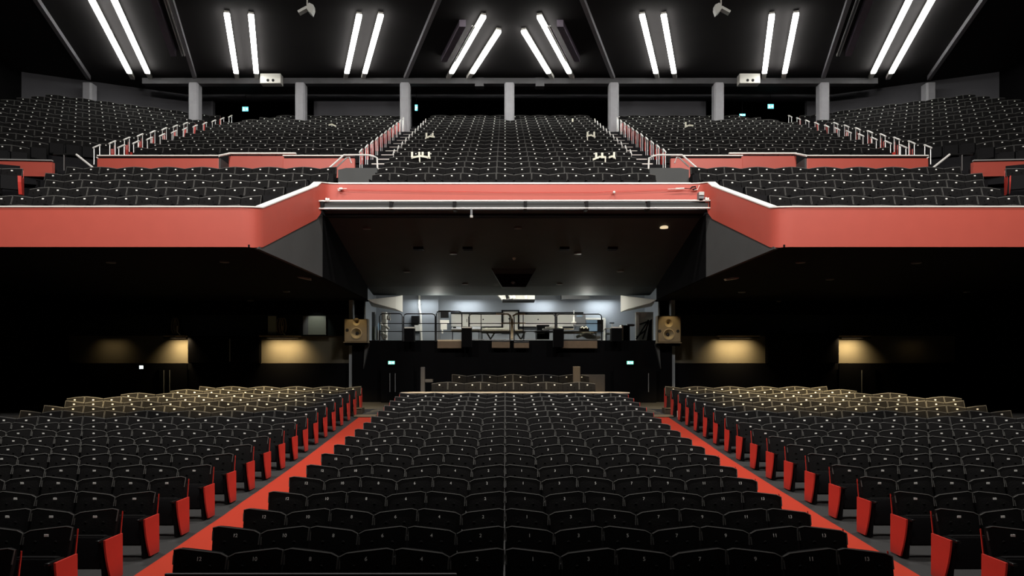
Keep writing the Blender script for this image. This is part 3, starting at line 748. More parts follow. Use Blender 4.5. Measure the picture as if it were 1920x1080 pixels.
for px, py, lab, ma in ((9, 101, 'small amber lamp glowing at the far left upper wall', 'amber_lamp'), (1836, 109, 'small pale lamp at the far right upper wall', 'lamp_body')):
    d = 24.5 / (abs(px - VX) / F) if px < VX else (mx(-24.3) - .05) / ((px - VX) / F)
    if px < VX: d = 24.2 / ((VX - px) / F)
    p = at(px, py, d); t = thing('wall_lamp', lab, 'lamp', p); MB().rbox(-.12, .12, -.2, .2, -.07, .07, .03).build('lens', ma, t); MB().box(-.2 if px < VX else .05, -.05 if px < VX else .2, -.1, .1, -.05, .05).build('mount', 'equipment_black', t)

# ------------------------------------------------------------------ stalls back: walls, doors, shelf
DW = 27.5
zl = az(681, DW); zh = az(631, DW)
for side in ('left', 'right'):
    s = lambda x: sx_(side, x)
    a, b = sorted((s(-16.9), s(-5.45)))
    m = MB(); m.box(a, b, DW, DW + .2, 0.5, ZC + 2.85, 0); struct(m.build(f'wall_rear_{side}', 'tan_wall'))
    m = MB(); m.box(a, b, DW - .12, DW, .8, zl, 0); struct(m.build(f'trim_dado_{side}', 'black_recess'))
    m = MB(); m.box(a, b, DW - .1, DW, az(590, DW), ZC + 2.85, 0); struct(m.build(f'trim_head_{side}', 'black_recess'))
    # dark glazing of the rear boxes above the ledge line
    m = MB(); m.box(a, b, DW - .05, DW, zh + .02, az(590, DW)); struct(m.build('window_1' if side == 'left' else 'window_2', 'glass_dark'))
PILL = {'left': [(200, 655, 60, 2.5), (335, 633, 46, 50), (528, 633, 76, 60)], 'right': [(1381, 633, 78, 60), (1598, 633, 58, 55), (1722, 660, 60, .3)]}
for side in ('left', 'right'):
    for j, (px, py, wpx, pw) in enumerate(PILL[side]):
        area('wall_wash', (ax(px, DW - .5), DW - .55, az(634, DW)), (ax(px, DW - .5), DW, az(668, DW)), wpx * DW / F * .75, .05, pw * .42, WARM, 105)
        if wpx in (60,): continue
        t = thing('wall_washer', {335: 'narrow ledge lamp over lit tan wall, farther left', 528: 'wide ledge lamp over lit tan wall, left near loudspeaker', 1381: 'wide ledge lamp over lit tan wall, right near loudspeaker', 1598: 'narrow ledge lamp over lit tan wall, farther right'}[px], 'wall light', (0,0,0), 0, 'wall washing ledge lamps')
        x0, x1 = ax(px - wpx / 2, DW), ax(px + wpx / 2, DW)
        MB().box(x0, x1, DW - .3, DW - .05, zh, zh + .03).build('ledge', 'speaker_tan', t)
        MB().box(x0 + .04, x1 - .04, DW - .33, DW - .3, zh - .09, zh - .04).build('visor', 'equipment_black', t)
for px, py0, py1, lab in ((352, 627, 667, 'tall black cabinet edge hanging beside the farther left lit wall'),):
    t = thing('wall_cabinet', 'black cabinet block on the wall between the two left lit patches', 'cabinet', (0,0,0))
    MB().rbox(ax(352, DW - .4), ax(486, DW - .4), DW - .4, DW - .13, az(681, DW), az(632, DW), .02).build('body', 'black_recess', t); MB().box(ax(430, DW - .4), ax(432, DW - .4), DW - .41, DW - .4, az(678, DW), az(636, DW)).build('door_seam', 'equipment_grey', t)
t = thing('wall_cabinet', 'black cabinet block on the wall left of the farther right lit patch', 'cabinet', (0,0,0))
MB().rbox(ax(1440, DW - .4), ax(1573, DW - .4), DW - .4, DW - .1, az(681, DW), az(625, DW), .02).build('body', 'black_recess', t); MB().box(ax(1500, DW - .4), ax(1502, DW - .4), DW - .41, DW - .4, az(678, DW), az(632, DW)).build('door_seam', 'equipment_black', t)
# notice panels and coiled cables above the ledges
t = thing('notice_panel', 'pale grey-green square panel behind glass left of the loudspeaker', 'panel', (0,0,0)); MB().box(ax(580, DW), ax(613, DW), DW - .16, DW - .1, az(628, DW), az(593, DW)).build('sheet', 'notice_green', t); MB().box(ax(570, DW), ax(580, DW), DW - .14, DW - .1, az(628, DW), az(593, DW)).build('dark_edge', 'equipment_grey', t)
t = thing('notice_panel', 'dim olive panel behind the cable coil above left ledge', 'panel', (0,0,0)); MB().box(ax(505, DW), ax(520, DW), DW - .16, DW - .1, az(628, DW), az(593, DW)).build('sheet', 'notice_green', t)
spot('panel_lamp', (ax(596, DW), DW - .9, ZC + 2.4), (ax(596, DW), DW - .1, az(612, DW)), 14, 60, .6, (1, 1, .9))
for px, n, lab in ((527, 3, 'coil of pale cable hanging above the wide left ledge lamp'), (330, 2, 'small bundle of pale cable above the farther left ledge lamp')):
    t = thing('cable_coil', lab, 'cable', (0,0,0), 0, 'cable coils above ledges')
    for j in range(n):
        c = at(px + j * 5 - 4, 611, DW - .2); MB().tube([(c.x + .09 * math.cos(a * PI / 7), c.y - .03 * j, c.z + .30 * math.sin(a * PI / 7)) for a in range(14)], .022, 6, closed=True).build('loop', 'speaker_tan', t, True)
    c = at(px + 8, 628, DW - .25); MB().tube([c, c + Vector((-.12, 0, .12)), c + Vector((-.15, .1, .35))], .02).build('tail', 'ledge_white', t)
# doors
def door(px0, px1, py0, py1, d, n, mat_, handles, lab):
    z0 = fz(d) - .02
    o = struct(MB().box(ax(px0, d), ax(px1, d), d - .06, d, z0, az(py0, d)).build(f'door_{n}', mat_))
    for h in handles: MB().tube([at(h, py0 + 12, d - .12), at(h, py1, d - .12)], .018).tube([at(h, py0 + 13, d - .12), at(h, py0 + 13, d - .05)], .014).tube([at(h, py1 - 1, d - .12), at(h, py1 - 1, d - .05)], .014).build('door_handle', 'equipment_grey', o)
door(300, 352, 682, 738, 27.3, 1, 'black_recess', (307, 318), '')
door(1572, 1640, 682, 738, 27.3, 2, 'black_recess', (1616,), '')
door(715, 776, 688, 735, 26.6, 3, 'black_paint', (731, 741), '')
door(1150, 1230, 688, 735, 26.6, 4, 'black_paint', (1216,), '')
# counter in front of the rear centre seats
DS = 22.2; zs = az(735.3, DS)
t = thing('counter', 'low black counter with bright wooden top behind the centre stalls', 'counter', (0,0,0))
x0, x1 = ax(752, DS), ax(1180, DS)
MB().box(x0 + .1, x1 - .1, DS + .02, DS + .1, fz(DS) - .1, zs - .03).build('front_panel', 'black_paint', t)
MB().prism([(x0, DS - .05), (x1, DS - .05), (x1 - .35, DS + .33), (x0 + .35, DS + .33)], 'z', zs - .035, zs).build('counter_top', 'wood_pale', t)
# rear platform below the raised rear seats
struct(MB().box(-3.2, 3.75, DS + .1, 23.75, .6, fz(22.9) + .17).box(-3.2, 3.75, 23.75, 26.6, .6, fz(24.6) + .30).build('floor_rear_platform', 'tier_carpet'))
t = thing('end_post', 'tan upright post at right end of the rear centre seats', 'post', (0,0,0)); MB().rbox(ax(1074, 24.0), ax(1088, 24.0), 23.95, 24.1, fz(24) + .2, az(687, 24.0), .02).build('post', 'wood_dark', t)
t = thing('rear_chest', 'low brown chest standing right of the rear centre seats', 'chest', (0,0,0)); MB().rbox(ax(1090, 25.2), ax(1133, 25.2), 25.0, 25.5, fz(25) + .25, az(702, 25.2), .02).build('body', 'wood_dark', t); MB().box(ax(1088, 25.0), ax(1097, 25.0), 24.94, 25.0, az(711.5, 25), az(708.5, 25)).build('lit_label', 'downlight_warm', t)
t = thing('rear_stand', 'grey angular stand left of the rear centre seats', 'stand', (0,0,0)); MB().rbox(ax(789, 24.5), ax(797, 24.5), 24.4, 24.6, fz(24.5) + .2, az(688, 24.5), .02).build('upright', 'beam_grey', t); MB().rbox(ax(797, 24.5), ax(812, 24.5), 24.4, 24.6, az(717, 24.5), az(711, 24.5), .02).build('arm', 'beam_grey', t)
for side in ('left', 'right'):
    s = lambda x: sx_(side, x)
    d = 22.6; a, b = sorted((s(ax(652, d)), s(ax(679, d)))); t = thing('aisle_box', f'low brown box at the top end of the {side} stalls aisle', 'box', (0,0,0), 0, 'boxes at the aisle ends')
    MB().rbox(a, b, d, d + .4, fz(d), az(765, d), .02).build('body', 'wood_dark', t); MB().box(a + .02, b - .02, d - .01, d + .01, az(768, d), az(767, d)).build('lid_line', 'equipment_black', t)
    a, b = sorted((s(-4.66), s(-4.0))); tag(MB().box(a, b, 21.85, 22.4, fz(22.4) - .02, fz(22.4) + .02).build('threshold_strip', 'speaker_tan'), f'pale threshold strip closing the {side} red aisle carpet', 'threshold', 'pale threshold strips')
d = 21.6; tag(MB().rbox(ax(1270, d), ax(1274, d), d - .05, d + .05, fz(d) + .05, az(770, d), .01).build('step_marker', 'ledge_white'), 'small bright step marker at top end of the right aisle', 'marker')

# ------------------------------------------------------------------ control room
D0, D1, D3 = 26.8, 27.0, 32.2
zfl = az(638.5, D1)
struct(MB().box(-5.8, mx(-5.8), D1 - .1, D3 + .3, zfl - .25, zfl).build('floor_control_room', 'black_paint'))
struct(MB().box(-5.8, mx(-5.8), D1 - .12, D1, .6, zfl - .02).build('wall_control_front', 'black_paint'))
struct(MB().box(-5.8, mx(-5.8), 27.1, D3 + .3, ZC + 3.35, ZC + 3.5).build('ceiling_control_room', 'booth_wall'))
struct(MB().box(-5.95, mx(-5.95), D3, D3 + .2, zfl, ZC + 3.4).build('wall_control_back', 'booth_wall'))
m = MB(); m.box(ax(822, D3 - .25) - 3.3, ax(822, D3 - .25), D3 - .25, D3, zfl, ZC + 3.4); struct(m.build('wall_control_jog', 'booth_wall'))
for side in ('left', 'right'):
    s = lambda x: sx_(side, x)
    a, b = sorted((s(-5.95), s(-5.8))); struct(MB().box(a, b, D1 + .05, D3 + .2, .6, ZC + 3.4).build(f'wall_control_{side}', 'booth_wall'))
    # wedge shaped bulkhead at the corner of the opening
    f = lambda px, py, dd: Vector((s(ax(px, dd)), dd, az(py, dd)))
    A = [f(690, 562, 26.95), f(742, 556, 28.1), f(742, 579, 28.1), f(700, 568, 27.15)]
    B = [f(742, 556, 28.1), f(755, 553.6, 28.5), f(755, 585, 28.5), f(742, 579, 28.1)]
    m = MB(); m.add([A[0], A[1], A[2], A[3], B[1], B[2], Vector((s(-5.4), 28.7, A[0].z)), Vector((s(-5.4), 28.7, A[3].z))],
                    [(0,1,2,3),(1,4,5,2),(0,6,4,1),(3,2,5,7),(0,3,7,6),(4,6,7,5)]); struct(m.build(f'trim_bulkhead_{side}', 'booth_white'))
    # sloping grey pillar edge below the loudspeaker
    a = [f(681, 692, 26.7), f(684, 645, 26.7), f(692, 645, 26.7)]
    m = MB(); m.slab(a, (0, .2, 0)); struct(m.build(f'trim_pillar_{side}', 'well_grey'))
# back wall fittings
def bx(px0, px1, py0, py1, d, dep=.1, mb=None, b=.008):
    m = mb or MB(); return m.rbox(ax(px0, d), ax(px1, d), d, d + dep, az(py1, d), az(py0, d), b)
dw = D3 - .3
for px0, px1, hole, lab in ((846, 879, None, 'pale wall cupboard at left of the control room'), (881, 940, (906, 599), 'pale wall cupboard left of the control room door'), (974, 1040, (1009, 599), 'pale wall cupboard right of the control room door'), (1044, 1078, None, 'pale wall cupboard at right of the control room')):
    t = thing('wall_cupboard', lab, 'cupboard', (0,0,0), 0, 'pale control room cupboards'); bx(px0, px1, 588, 612, dw, .3).build('body', 'booth_white', t)
    if hole: MB().lathe([(.03, 0), (.03, .02)], 10, 0, Matrix.Translation(at(*hole, dw - .02)) @ Matrix.Rotation(-PI/2, 4, 'X')).build('knob', 'equipment_black', t)
    else: MB().box(ax(px1 - 4, dw), ax(px1 - 3, dw), dw - .01, dw, az(604, dw), az(598, dw)).build('handle', 'equipment_black', t)
t = thing('wall_shelf', 'long black shelf over the pale control room cupboards', 'shelf', (0,0,0)); bx(845, 941, 585, 588, dw - .1, .4).build('board', 'equipment_black', t); bx(973, 1094, 585, 588, dw - .1, .4).build('board', 'equipment_black', t)
o = struct(bx(943, 971, 583.5, 622, dw + .1, .15).build('door_5', 'booth_bright')); fr = MB(); bx(940, 943.5, 581, 625, dw, .3, fr); bx(971, 974, 581, 625, dw, .3, fr); bx(940, 974, 581, 583.5, dw, .3, fr); fr.build('door_frame', 'equipment_black', o); bx(953.5, 955.5, 596, 599, dw + .05, .05).build('door_handle', 'equipment_black', o)
t = thing('wall_pipe', 'white vertical pipe on the blue-grey control room wall', 'pipe', (0,0,0)); d = D3 - .32; MB().tube([at(786, 548, d), at(786.5, 577, d), at(789, 592, d), at(790, 640, d)], .05, 8).build('pipe', 'booth_bright', t); MB().box(ax(783, d), ax(790, d), d, d + .07, az(571, d), az(569.5, d)).build('bracket', 'equipment_grey', t)
t = thing('loft_hatch', 'dark open box on the control room wall beside the white pipe', 'box', (0,0,0)); d = D3 - .5; bx(771, 785, 592, 610, d, .24).build('body', 'equipment_black', t); bx(777, 787, 608, 622, d, .24).build('tray', 'booth_white', t)
t = thing('monitor', 'black monitor on a grey bracket at left of cupboards', 'monitor', (0,0,0)); d = 31.0; bx(826, 841, 585, 596, d, .1).build('screen', 'equipment_black', t); bx(822, 844, 582, 584, d - .05, .3).build('hood', 'equipment_black', t); bx(820, 825, 585, 640, d + .1, .1).build('bracket', 'equipment_grey', t)
t = thing('pinned_papers', 'bright white papers pinned below the monitor', 'papers', (0,0,0)); d = 30.9; bx(825, 842, 600, 606, d, .04).build('sheet', 'booth_bright', t); bx(826, 838, 606, 618, d, .04).build('sheet', 'booth_bright', t); bx(828, 831, 618, 625, d, .04).build('strip', 'booth_bright', t)
t = thing('ceiling_unit', 'pale ceiling unit with lamps hanging mid control room', 'ceiling unit', (0,0,0)); d = 30.0
MB().prism([(ax(931, d), az(550, d)), (ax(942, d), az(562, d)), (ax(1003, d), az(562, d)), (ax(1003, d), az(545, d))], 'y', d + .15, d + .8).build('tray', 'booth_white', t); bx(942, 1003, 561, 564, d, .9).build('lip', 'equipment_black', t)
for px in (950, 957, 963, 985): MB().tube([at(px, 553, d), at(px + 2, 560, d)], .06, 8).build('lamp_head', 'booth_bright' if px != 950 else 'equipment_black', t)
struct(MB().box(ax(1052, 31.6), ax(1104, 31.6), 31.3, 31.9, az(562, 31.6), ZC + 3.36).build('trim_downstand', 'equipment_grey'))
# right side window and frame
o = struct(bx(1100, 1132, 600, 622, D3 - .12, .1).build('window_3', 'screen_blue')); fr = MB(); bx(1098, 1135, 596, 599.5, D3 - .2, .15, fr); bx(1131.5, 1136, 598, 640, D3 - .2, .15, fr); fr.build('window_frame', 'booth_bright', o); bx(1120, 1131, 599.5, 622, D3 - .14, .06).build('window_blind', 'equipment_black', o)
t = thing('wall_unit', 'grey equipment cabinet with blue panel beside the right window', 'cabinet', (0,0,0)); d = 31.2; bx(1079, 1098, 589, 612, d, .4).build('body', 'equipment_grey', t); bx(1081, 1092, 591, 594, d - .02, .03).build('panel', 'screen_blue', t)
t = thing('white_lamp', 'small white desk lamp before grey cabinet at right', 'lamp', (0,0,0)); d = 30.6; MB().lathe([(.10, 0), (.11, .1), (.05, .12), (.04, .3), (.015, .33), (.015, .6)], 12, 0, Matrix.Translation(at(1076, 608, d))).build('body', 'booth_bright', t, True); MB().tube([at(1076, 608, d), (ax(1076, d), d, zfl)], .02).build('stem', 'equipment_grey', t)
t = thing('side_panel_board', 'tall white panel with pinned sheets at right end of control room', 'board', (0,0,0)); d = 28.6; bx(1193, 1225, 585, 640, d, .06).build('board', 'booth_white', t); bx(1192, 1198, 585, 640, d - .05, .05).build('bright_edge', 'booth_bright', t); MB().slab([at(1202, 586, d - .03), at(1213, 585, d - .03), at(1211, 592, d - .03), at(1202, 595, d - .03)], (0,.02,0)).build('sheet', 'booth_bright', t)
t = thing('leaning_frames', 'black metal frames leaning against the right control room wall', 'frames', (0,0,0)); d = 27.9
for p in ((1193, 636, 1216, 600), (1205, 636, 1216, 604), (1200, 608, 1217, 602), (1194, 632, 1212, 618)): MB().tube([at(p[0], p[1], d), at(p[2], p[3], d + .2)], .03).build('bar', 'equipment_black', t)
MB().slab([at(1213, 640, d), at(1218, 601, d), at(1223, 598, d), at(1222, 640, d)], (0, .1, 0)).build('panel', 'equipment_black', t)
t = thing('left_locker', 'pale locker crowded with gear at left end of control room', 'locker', (0,0,0)); d = 28.8; bx(715, 724, 585, 637, d, .4).build('body', 'booth_white', t); bx(717, 723, 588, 598, d - .05, .06).build('door_panel', 'booth_bright', t); bx(697, 703, 585, 640, d, .3).build('tall_panel', 'equipment_grey', t)
t = thing('hanging_headset', 'white headset hanging near the left locker', 'headset', (0,0,0)); d = 28.2; MB().tube([at(728, 592, d), at(727, 598, d), at(732, 599, d)], .05, 8).tube([at(729, 586, d), at(728.5, 593, d)], .012).tube([at(732, 586, d), at(731.5, 598, d)], .012).build('headset', 'booth_bright', t)
t = thing('hanging_coat', 'light garments and straps hanging on the left locker', 'coat', (0,0,0)); d = 28.4
for p in (((713, 606), (717, 612), (715, 620), (720, 628)), ((721, 610), (726, 614), (729, 617)), ((714, 625), (718, 632), (722, 636)), ((722, 626), (725, 630), (724, 634))): MB().tube([at(a, b, d) for a, b in p], .05, 7).build('fold', 'booth_bright', t, True)
t = thing('blue_bottle', 'small blue bottle-like canister beside the left locker', 'canister', at(711, 612, 27.7)); MB().lathe([(.05, -.15), (.06, 0), (.05, .1), (.02, .15)], 10).build('body', 'screen_blue', t, True); MB().tube([(0, 0, -.15), (0, 0, zfl - at(711, 612, 27.7).z)], .02).build('stand', 'equipment_grey', t)
t = thing('green_panel', 'narrow grey-green panel at far left end of control room', 'panel', (0,0,0)); d = 28.0; bx(697, 703, 612, 637, d, .1).build('sheet', 'notice_green', t); bx(706, 709, 612, 637, d - .05, .06).build('edge', 'booth_bright', t)
# desks
def desk(px0, px1, pyt, d, dep, top, lab, legs=True):
    t = thing('desk', lab, 'desk', (0,0,0), 0, 'control room desks'); bx(px0, px1, pyt, pyt + 2.2, d, dep).build('desk_top', top, t)
    if legs:
        for p in (px0 + 2, px1 - 2): MB().box(ax(p - .7, d), ax(p + .7, d), d + .1, d + .2, zfl, az(pyt + 2, d)).build('leg', 'equipment_grey', t)
    return t
t = desk(902, 985, 621, 28.4, .9, 'wood_pale', 'long pale desk mid control room behind the railing')
for a, b in ((912, 921), (928, 919), (968, 977), (985, 976)): MB().tube([at(a, 623, 28.6), at(b, 637, 28.6)], .035).build('brace', 'booth_bright', t)
desk(846, 900, 619, 28.2, .8, 'wood_pale', 'small pale desk left of the long desk')
desk(1003, 1050, 620, 28.2, .8, 'equipment_grey', 'dark desk right of the long desk')
desk(1055, 1120, 622, 27.8, .8, 'wood_pale', 'pale desk behind right railing strewn with cloth')
t = thing('mixing_console', 'low grey mixing console on the desks left of the door', 'mixing console', (0,0,0)); d = 28.6
MB().prism([(d, az(620.5, d)), (d, az(617, d)), (d + .6, az(611, d)), (d + .6, az(620.5, d))], 'x', ax(846, d), ax(902, d)).build('body', 'equipment_grey', t); bx(849, 855, 612.5, 615, d - .02 + .2, .04).build('meter', 'equipment_black', t)
t = thing('long_console', 'long pale striped console lying on the long desk', 'console', (0,0,0)); d = 28.5; bx(904, 960, 614.5, 617.5, d + .3, .5).build('rear_tier', 'booth_white', t); bx(903, 982, 617.8, 620.6, d, .7).build('front_tier', 'booth_white', t)
t = thing('rack_case', 'black equipment rack with white drawers right of the door', 'rack', (0,0,0)); d = 29.0; bx(1007, 1030, 609, 636, d, .6).build('case', 'equipment_black', t); bx(1007, 1022, 621, 626, d - .03, .04).build('drawer', 'booth_bright', t); bx(1018, 1028, 616, 619, d - .03, .04).build('drawer', 'booth_white', t)
t = thing('paper_heap', 'heap of white papers on top of the right black pedestal shelf', 'papers', (0,0,0)); d = 28.3
MB().box(ax(1018, d), ax(1076, d), d + .05, d + .5, az(617.5, d), az(615.5, d)).build('shelf', 'booth_white', t)
for k, px in enumerate((1028, 1036, 1048)): MB().rbox(-.12, .12, -.1, .1, 0, .06, .02, 0, Matrix.Translation(at(px, 615.5, d + .2)) @ Matrix.Rotation(.4 * k, 4, 'Z')).build('sheet', 'booth_bright', t)
t = thing('folded_cloth', 'crumpled pale cloth lying on the desk behind right railing', 'cloth', (0,0,0)); d = 27.7
m = MB(); n = 12
for j in range(4): m.tube([at(1090 + k * 3.2 - j * 3, 629 - 4 * math.sin(k * .5) + j * 1.2, d + .05 * j) for k in range(n)], .06, 6)
m.build('cloth', 'tape_white', t, True)
t = thing('headphone_case', 'dark blue case with white handles behind right railing', 'case', (0,0,0)); d = 28.6; bx(1087, 1105, 614, 624, d, .4, None, .05).build('body', 'equipment_black', t)
for px in (1092, 1099): MB().tube([at(px - 3, 615, d - .04), at(px, 612.5, d - .04), at(px + 3, 616, d - .04)], .03).build('handle', 'booth_bright', t)
bx(1086, 1104, 622.5, 624.5, d - .03, .05).build('strap', 'screen_blue', t)
t = thing('music_stand', 'small black-topped stand right of the window', 'stand', (0,0,0)); d = 29.0; bx(1144, 1152, 604.5, 606, d, .2).build('tray', 'equipment_black', t); MB().tube([at(1148, 606, d + .1), (ax(1148, d), d + .1, zfl)], .02).build('pole', 'booth_white', t)
t = thing('pale_chair', 'pale bent-tube chair right of the railing', 'chair', (0,0,0)); d = 28.0
MB().tube([at(1131, 620, d), at(1135, 616, d), at(1146, 616.5, d), at(1147, 634, d), at(1143, 637, d)], .03).build('frame', 'booth_bright', t); bx(1136, 1146, 624, 627, d, .35).build('seat', 'booth_white', t); MB().tube([at(1136, 617, d), (ax(1136, d), d, zfl)], .025).build('leg', 'equipment_grey', t)
t = thing('loudspeaker_cabinet', 'black floor cabinet with grey side at right of control room', 'cabinet', (0,0,0)); d = 27.8; bx(1169, 1181, 610, 638, d, .5).build('front', 'equipment_black', t); bx(1165, 1169, 609, 638, d, .5).build('side', 'booth_white', t); bx(1176, 1190, 607.5, 611, d + .2, .4).build('folded_top', 'equipment_grey', t)
# black pedestals with white tops standing on the front edge
for px0, px1, pyt, pyb, lab in ((758, 776, 613, 641, 'far left'), (866, 884, 612.5, 651, 'left of middle'), (1038, 1057, 616, 651, 'right of middle'), (1147, 1166, 612.5, 640, 'far right')):
    t = thing('pedestal', f'black pedestal box on the control room front, {lab} of four', 'pedestal', (0,0,0), 0, 'black pedestals'); d = 26.15
    bx(px0, px1, pyt + 2.5, pyb, d, .42).build('body', 'black_paint', t); bx(px0, px1 + .5, pyt, pyt + 2.6, d - .01, .45).build('top', 'booth_bright' if px0 != 1038 else 'equipment_black', t)
# tubular railings
def railing(px0, px1, py0, lab, ma='rail_black', d=26.78, extra=()):
    t = thing('guard_railing', lab, 'railing', (0,0,0), 0, 'control room railings'); r = .021; k = 5
    zf = zfl - .05
    e = [at(px0, 640, d), at(px0, py0 + k, d), at(px0 + k * .35, py0 + k * .3, d), at(px0 + k, py0, d), at(px1 - k, py0, d), at(px1 - k * .35, py0 + k * .3, d), at(px1, py0 + k, d), at(px1, 640, d)]
    MB().tube(e, r, 7).build('frame', ma, t, True)
    MB().tube([at(px0, 606.5, d), at(px1, 606.5, d)], r * .8).build('mid_rail', ma, t)
    MB().tube([at(px0, 621.5, d), at(px1, 621.5, d)], r * .8).build('lower_rail', ma, t)
    if px0 > 870: MB().tube([at(px0, 637, d), at(px1, 637, d)], r * .7).build('bottom_rail_glint', 'steel_bright', t)  # pale tube stands in for reflections along the lower rail
    for p in extra: MB().tube([at(p, py0, d), at(p, 640, d)], r * .8).build('post', ma, t)
railing(712, 754.5, 588, 'black tubular railing at far left of control room', d=26.8)
railing(757, 816, 588.5, 'black tubular railing second from left at control room')
railing(818, 866, 583.5, 'taller black railing before the monitor', d=26.76)
railing(879, 956, 589, 'black railing left of the control room middle', extra=(902,))
railing(964, 1041, 589, 'black railing right of the control room middle', extra=(981,))
railing(1044, 1128, 589, 'black railing at right of control room')
t = thing('rail_bracket', 'tan lit double upright joining the two middle railings', 'bracket', (0,0,0)); d = 26.66
MB().tube([at(930, 588.5, d), at(953, 588.5, d), at(957.5, 592, d), at(959, 600, d), at(959, 637, d)], .03, 7).tube([at(985, 588.5, d), at(968, 588.5, d), at(962, 592, d), at(961, 600, d), at(961, 637, d)], .03, 7).build('uprights', 'rail_tan', t, True)
MB().tube([at(940, 606, d), at(985, 606, d)], .028).build('cross_tube', 'rail_tan', t); MB().tube([at(958, 634, d), at(962, 634, d)], .07).build('foot', 'rail_tan', t)
# warm wooden desk fronts below the railing
for px0, px1, py0, py1, lab in ((820, 865, 640, 653, 'left'), (922, 956, 641, 652.5, 'left of middle'), (963.5, 992, 643, 652.5, 'right of middle'), (1053, 1120, 639, 653, 'right')):
    t = thing('timber_screen', f'brown wooden front screen below the control room railing, {lab}', 'panel', (0,0,0), 0, 'brown front panels'); d = 26.55
    bx(px0, px1, py0, py1, d, .08).build('panel', 'wood_warm', t); bx(px0, px1, py0 - 3, py0 - .3, d, .12).build('rail_cap', 'rail_tan' if px0 in (820,) else 'rail_black', t)
for dx in (-1.9, .3, 2.8): spot('front_panel_lamp', (AX + dx, 25.6, ZC + 2.9), (AX + dx, 26.6, ZC + .85), 8, 50, .8, WARM)

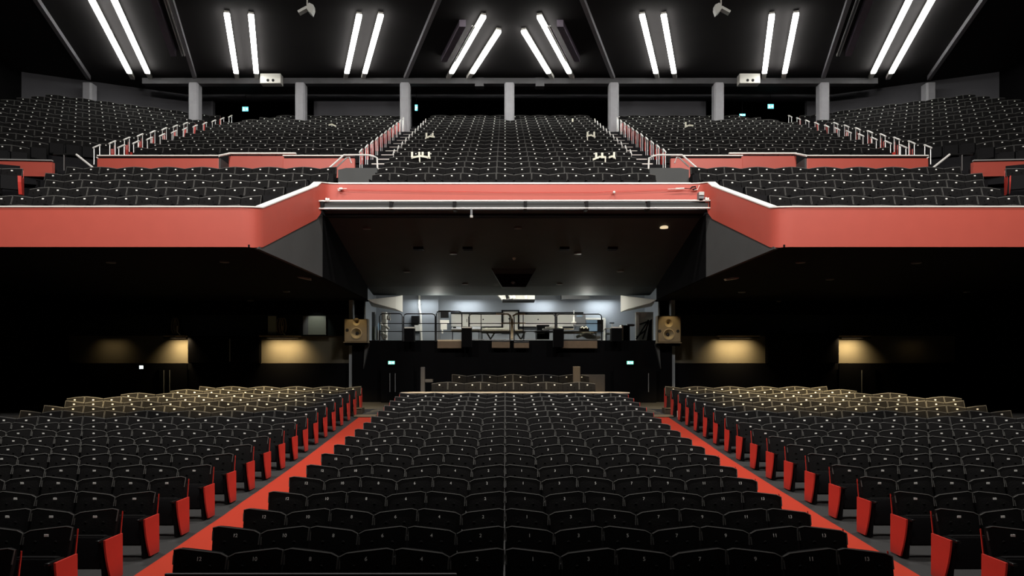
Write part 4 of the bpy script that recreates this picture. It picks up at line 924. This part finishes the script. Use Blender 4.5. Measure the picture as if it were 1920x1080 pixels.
# loudspeakers beside the opening
for side in ('left', 'right'):
    q = sgn(side); d = 26.3
    px0, px1, py0, py1 = (645, 689, 606, 641) if side == 'left' else (1233, 1277, 600, 642)
    t = thing('loudspeaker', 'tan loudspeaker cabinet on left wall of the control room opening' if side == 'left' else 'tan loudspeaker cabinet with two round cones right of control room', 'loudspeaker', (0,0,0), 0, 'wall loudspeakers')
    x0, x1, z0, z1 = ax(px0, d), ax(px1, d), az(py1, d), az(py0 - 8, d)
    cx, cy = (668, 625) if side == 'left' else (1254, 627)
    MB().box(x0, x1, d + .22, d + .36, z0, z1).box(x0, x0 + .02, d, d + .22, z0, z1).box(x1 - .02, x1, d, d + .22, z0, z1).box(x0 + .02, x1 - .02, d, d + .22, z1 - .02, z1).box(x0 + .02, x1 - .02, d, d + .22, z0, z0 + .02).build('cabinet', 'speaker_tan', t)
    MB().box(x0 - .01, x1 + .01, d - .08, d + .37, z0 - .03, z0 + .0).build('base_board', 'speaker_tan', t)
    MB().box(x0, x1, d + .1, d + .36, z0 - .12, z0 - .03).build('wall_bracket', 'black_paint', t)
    wx, wz = ax(cx, d), az(cy, d); tz = az(cy - 21, d); zm = (wz + tz) / 2 + .03
    def baffle(m, a0, a1, b0, b1, cx_, cz_, rr, n=32):
        V = [(cx_ + rr * math.cos(2*PI*k/n), d, cz_ + rr * math.sin(2*PI*k/n)) for k in range(n)]
        for k in range(n):
            c, q_ = math.cos(2*PI*k/n), math.sin(2*PI*k/n)
            f = min(((a1 if c > 0 else a0) - cx_) / c if abs(c) > 1e-6 else 1e9, ((b1 if q_ > 0 else b0) - cz_) / q_ if abs(q_) > 1e-6 else 1e9)
            V.append((cx_ + c * f, d, cz_ + q_ * f))
        m.add(V, [(k, (k+1) % n, n + (k+1) % n, n + k) for k in range(n)])
        for a_ in (a0, a1):
            for b_ in (b0, b1):        # corner fillers
                kk = sorted(range(n), key=lambda k: (V[n+k][0]-a_)**2 + (V[n+k][2]-b_)**2)[:2]
                m.add([V[n+kk[0]], V[n+kk[1]], (a_, d, b_)], [(0, 1, 2)])
    bf = MB(); baffle(bf, x0, x1, z0, zm, wx, wz, .185); baffle(bf, x0, x1, zm, z1, wx, tz, .15 if side == 'right' else .13)
    bo = bf.build('front_baffle', 'speaker_tan', t)
    R = lambda x_, z_: Matrix.Translation((x_, d, z_)) @ Matrix.Rotation(-PI/2, 4, 'X')
    MB().lathe([(.215, -.0), (.215, -.02), (.185, -.025), (.18, .0)], 28, 0, R(wx, wz), False).build('woofer_ring', 'speaker_cone', t, True)
    MB().lathe([(.185, .0), (.165, .03), (.07, .14), (.06, .16)], 28, 0, R(wx, wz), False).build('woofer_cone', 'speaker_cone', t, True)
    MB().lathe([(.06, .15), (.05, .12), (.02, .105), (.003, .10)], 14, 0, R(wx, wz)).build('dust_cap', 'speaker_dark', t, True)
    MB().lathe([(.15, .0), (.12, .02), (.04, .12), (.03, .13)], 24, 0, R(wx, tz), False).build('horn', 'speaker_cone', t, True)
    for ox in ((-17,) if side == 'left' else (-17, 17)): MB().lathe([(.06, -.008), (.06, .0)], 12, 0, R(ax(cx + ox, d), az(cy - 6, d))).build('port', 'speaker_dark', t)
    spot('speaker_lamp', (ax(cx, d), d - .6, ZC + 2.5), (ax(cx, d), d, az(cy + 6, d)), 34, 60, .6, WARM)

# ------------------------------------------------------------------ white tape barriers over balcony seats
TAPES = [((868, 1015), 415, 9, 808, 256, 3, 'short white tape barrier on upper centre seats, left side'), ]
def tape(px, py, wpx, i, lab, posts, drop=None, tilt=0):
    d = bd(i - 1) - .10; a = wpx * d / F / 2
    t = thing('tape_barrier', lab, 'barrier', at(px, py, d), 0, 'white tape barriers on seats')
    MB().slab([(-a, 0, -.035 - tilt), (0, -.05, .01), (a, 0, -.035 + tilt), (a, 0, .035 + tilt), (0, -.05, .08), (-a, 0, .035 - tilt)], (0, .02, 0)).build('strip', 'tape_white', t)
    for p in posts: MB().box(p * a - .035, p * a + .035, -.03, .0, .0, .19).build('tab', 'tape_white', t)
    if drop is not None: MB().box(drop * a - .02, drop * a + .02, -.06, -.03, -.26, .05).build('hanging_strip', 'tape_white', t)
tape(806, 258, 18, 9, 'short white tape barrier on upper centre seats at left', (-.7, .6), None, .03)
tape(789, 295.5, 36, 4, 'long white tape barrier on lower centre seats at left', (-.9, -.15, .2, .85), -.1)
tape(1108, 256, 17, 9, 'short white tape barrier on upper centre seats at right', (-.75, .7), -.8, -.02)
tape(1124, 297, 25, 4, 'longer white tape barrier on lower centre seats at right', (-.5, .4), .85, .04)
tape(1148, 296, 13, 4, 'small white tape piece on lower centre seats by right stair', (.5,), None, -.02)
tape(623, 235.5, 14, 12, 'white tape strip on upper left middle seats', (), None, -.03)
tape(1292, 237, 16, 12, 'white tape strip on upper right middle seats', (-.8,), None, .03)
tag(MB().rbox(ax(1072, bd(14)), ax(1075, bd(14)), bd(14) - .06, bd(14) - .03, az(229, bd(14)), az(223, bd(14)), .01).build('paper_tag', 'tape_white'), 'small upright white tag on top centre seats at right', 'tag')
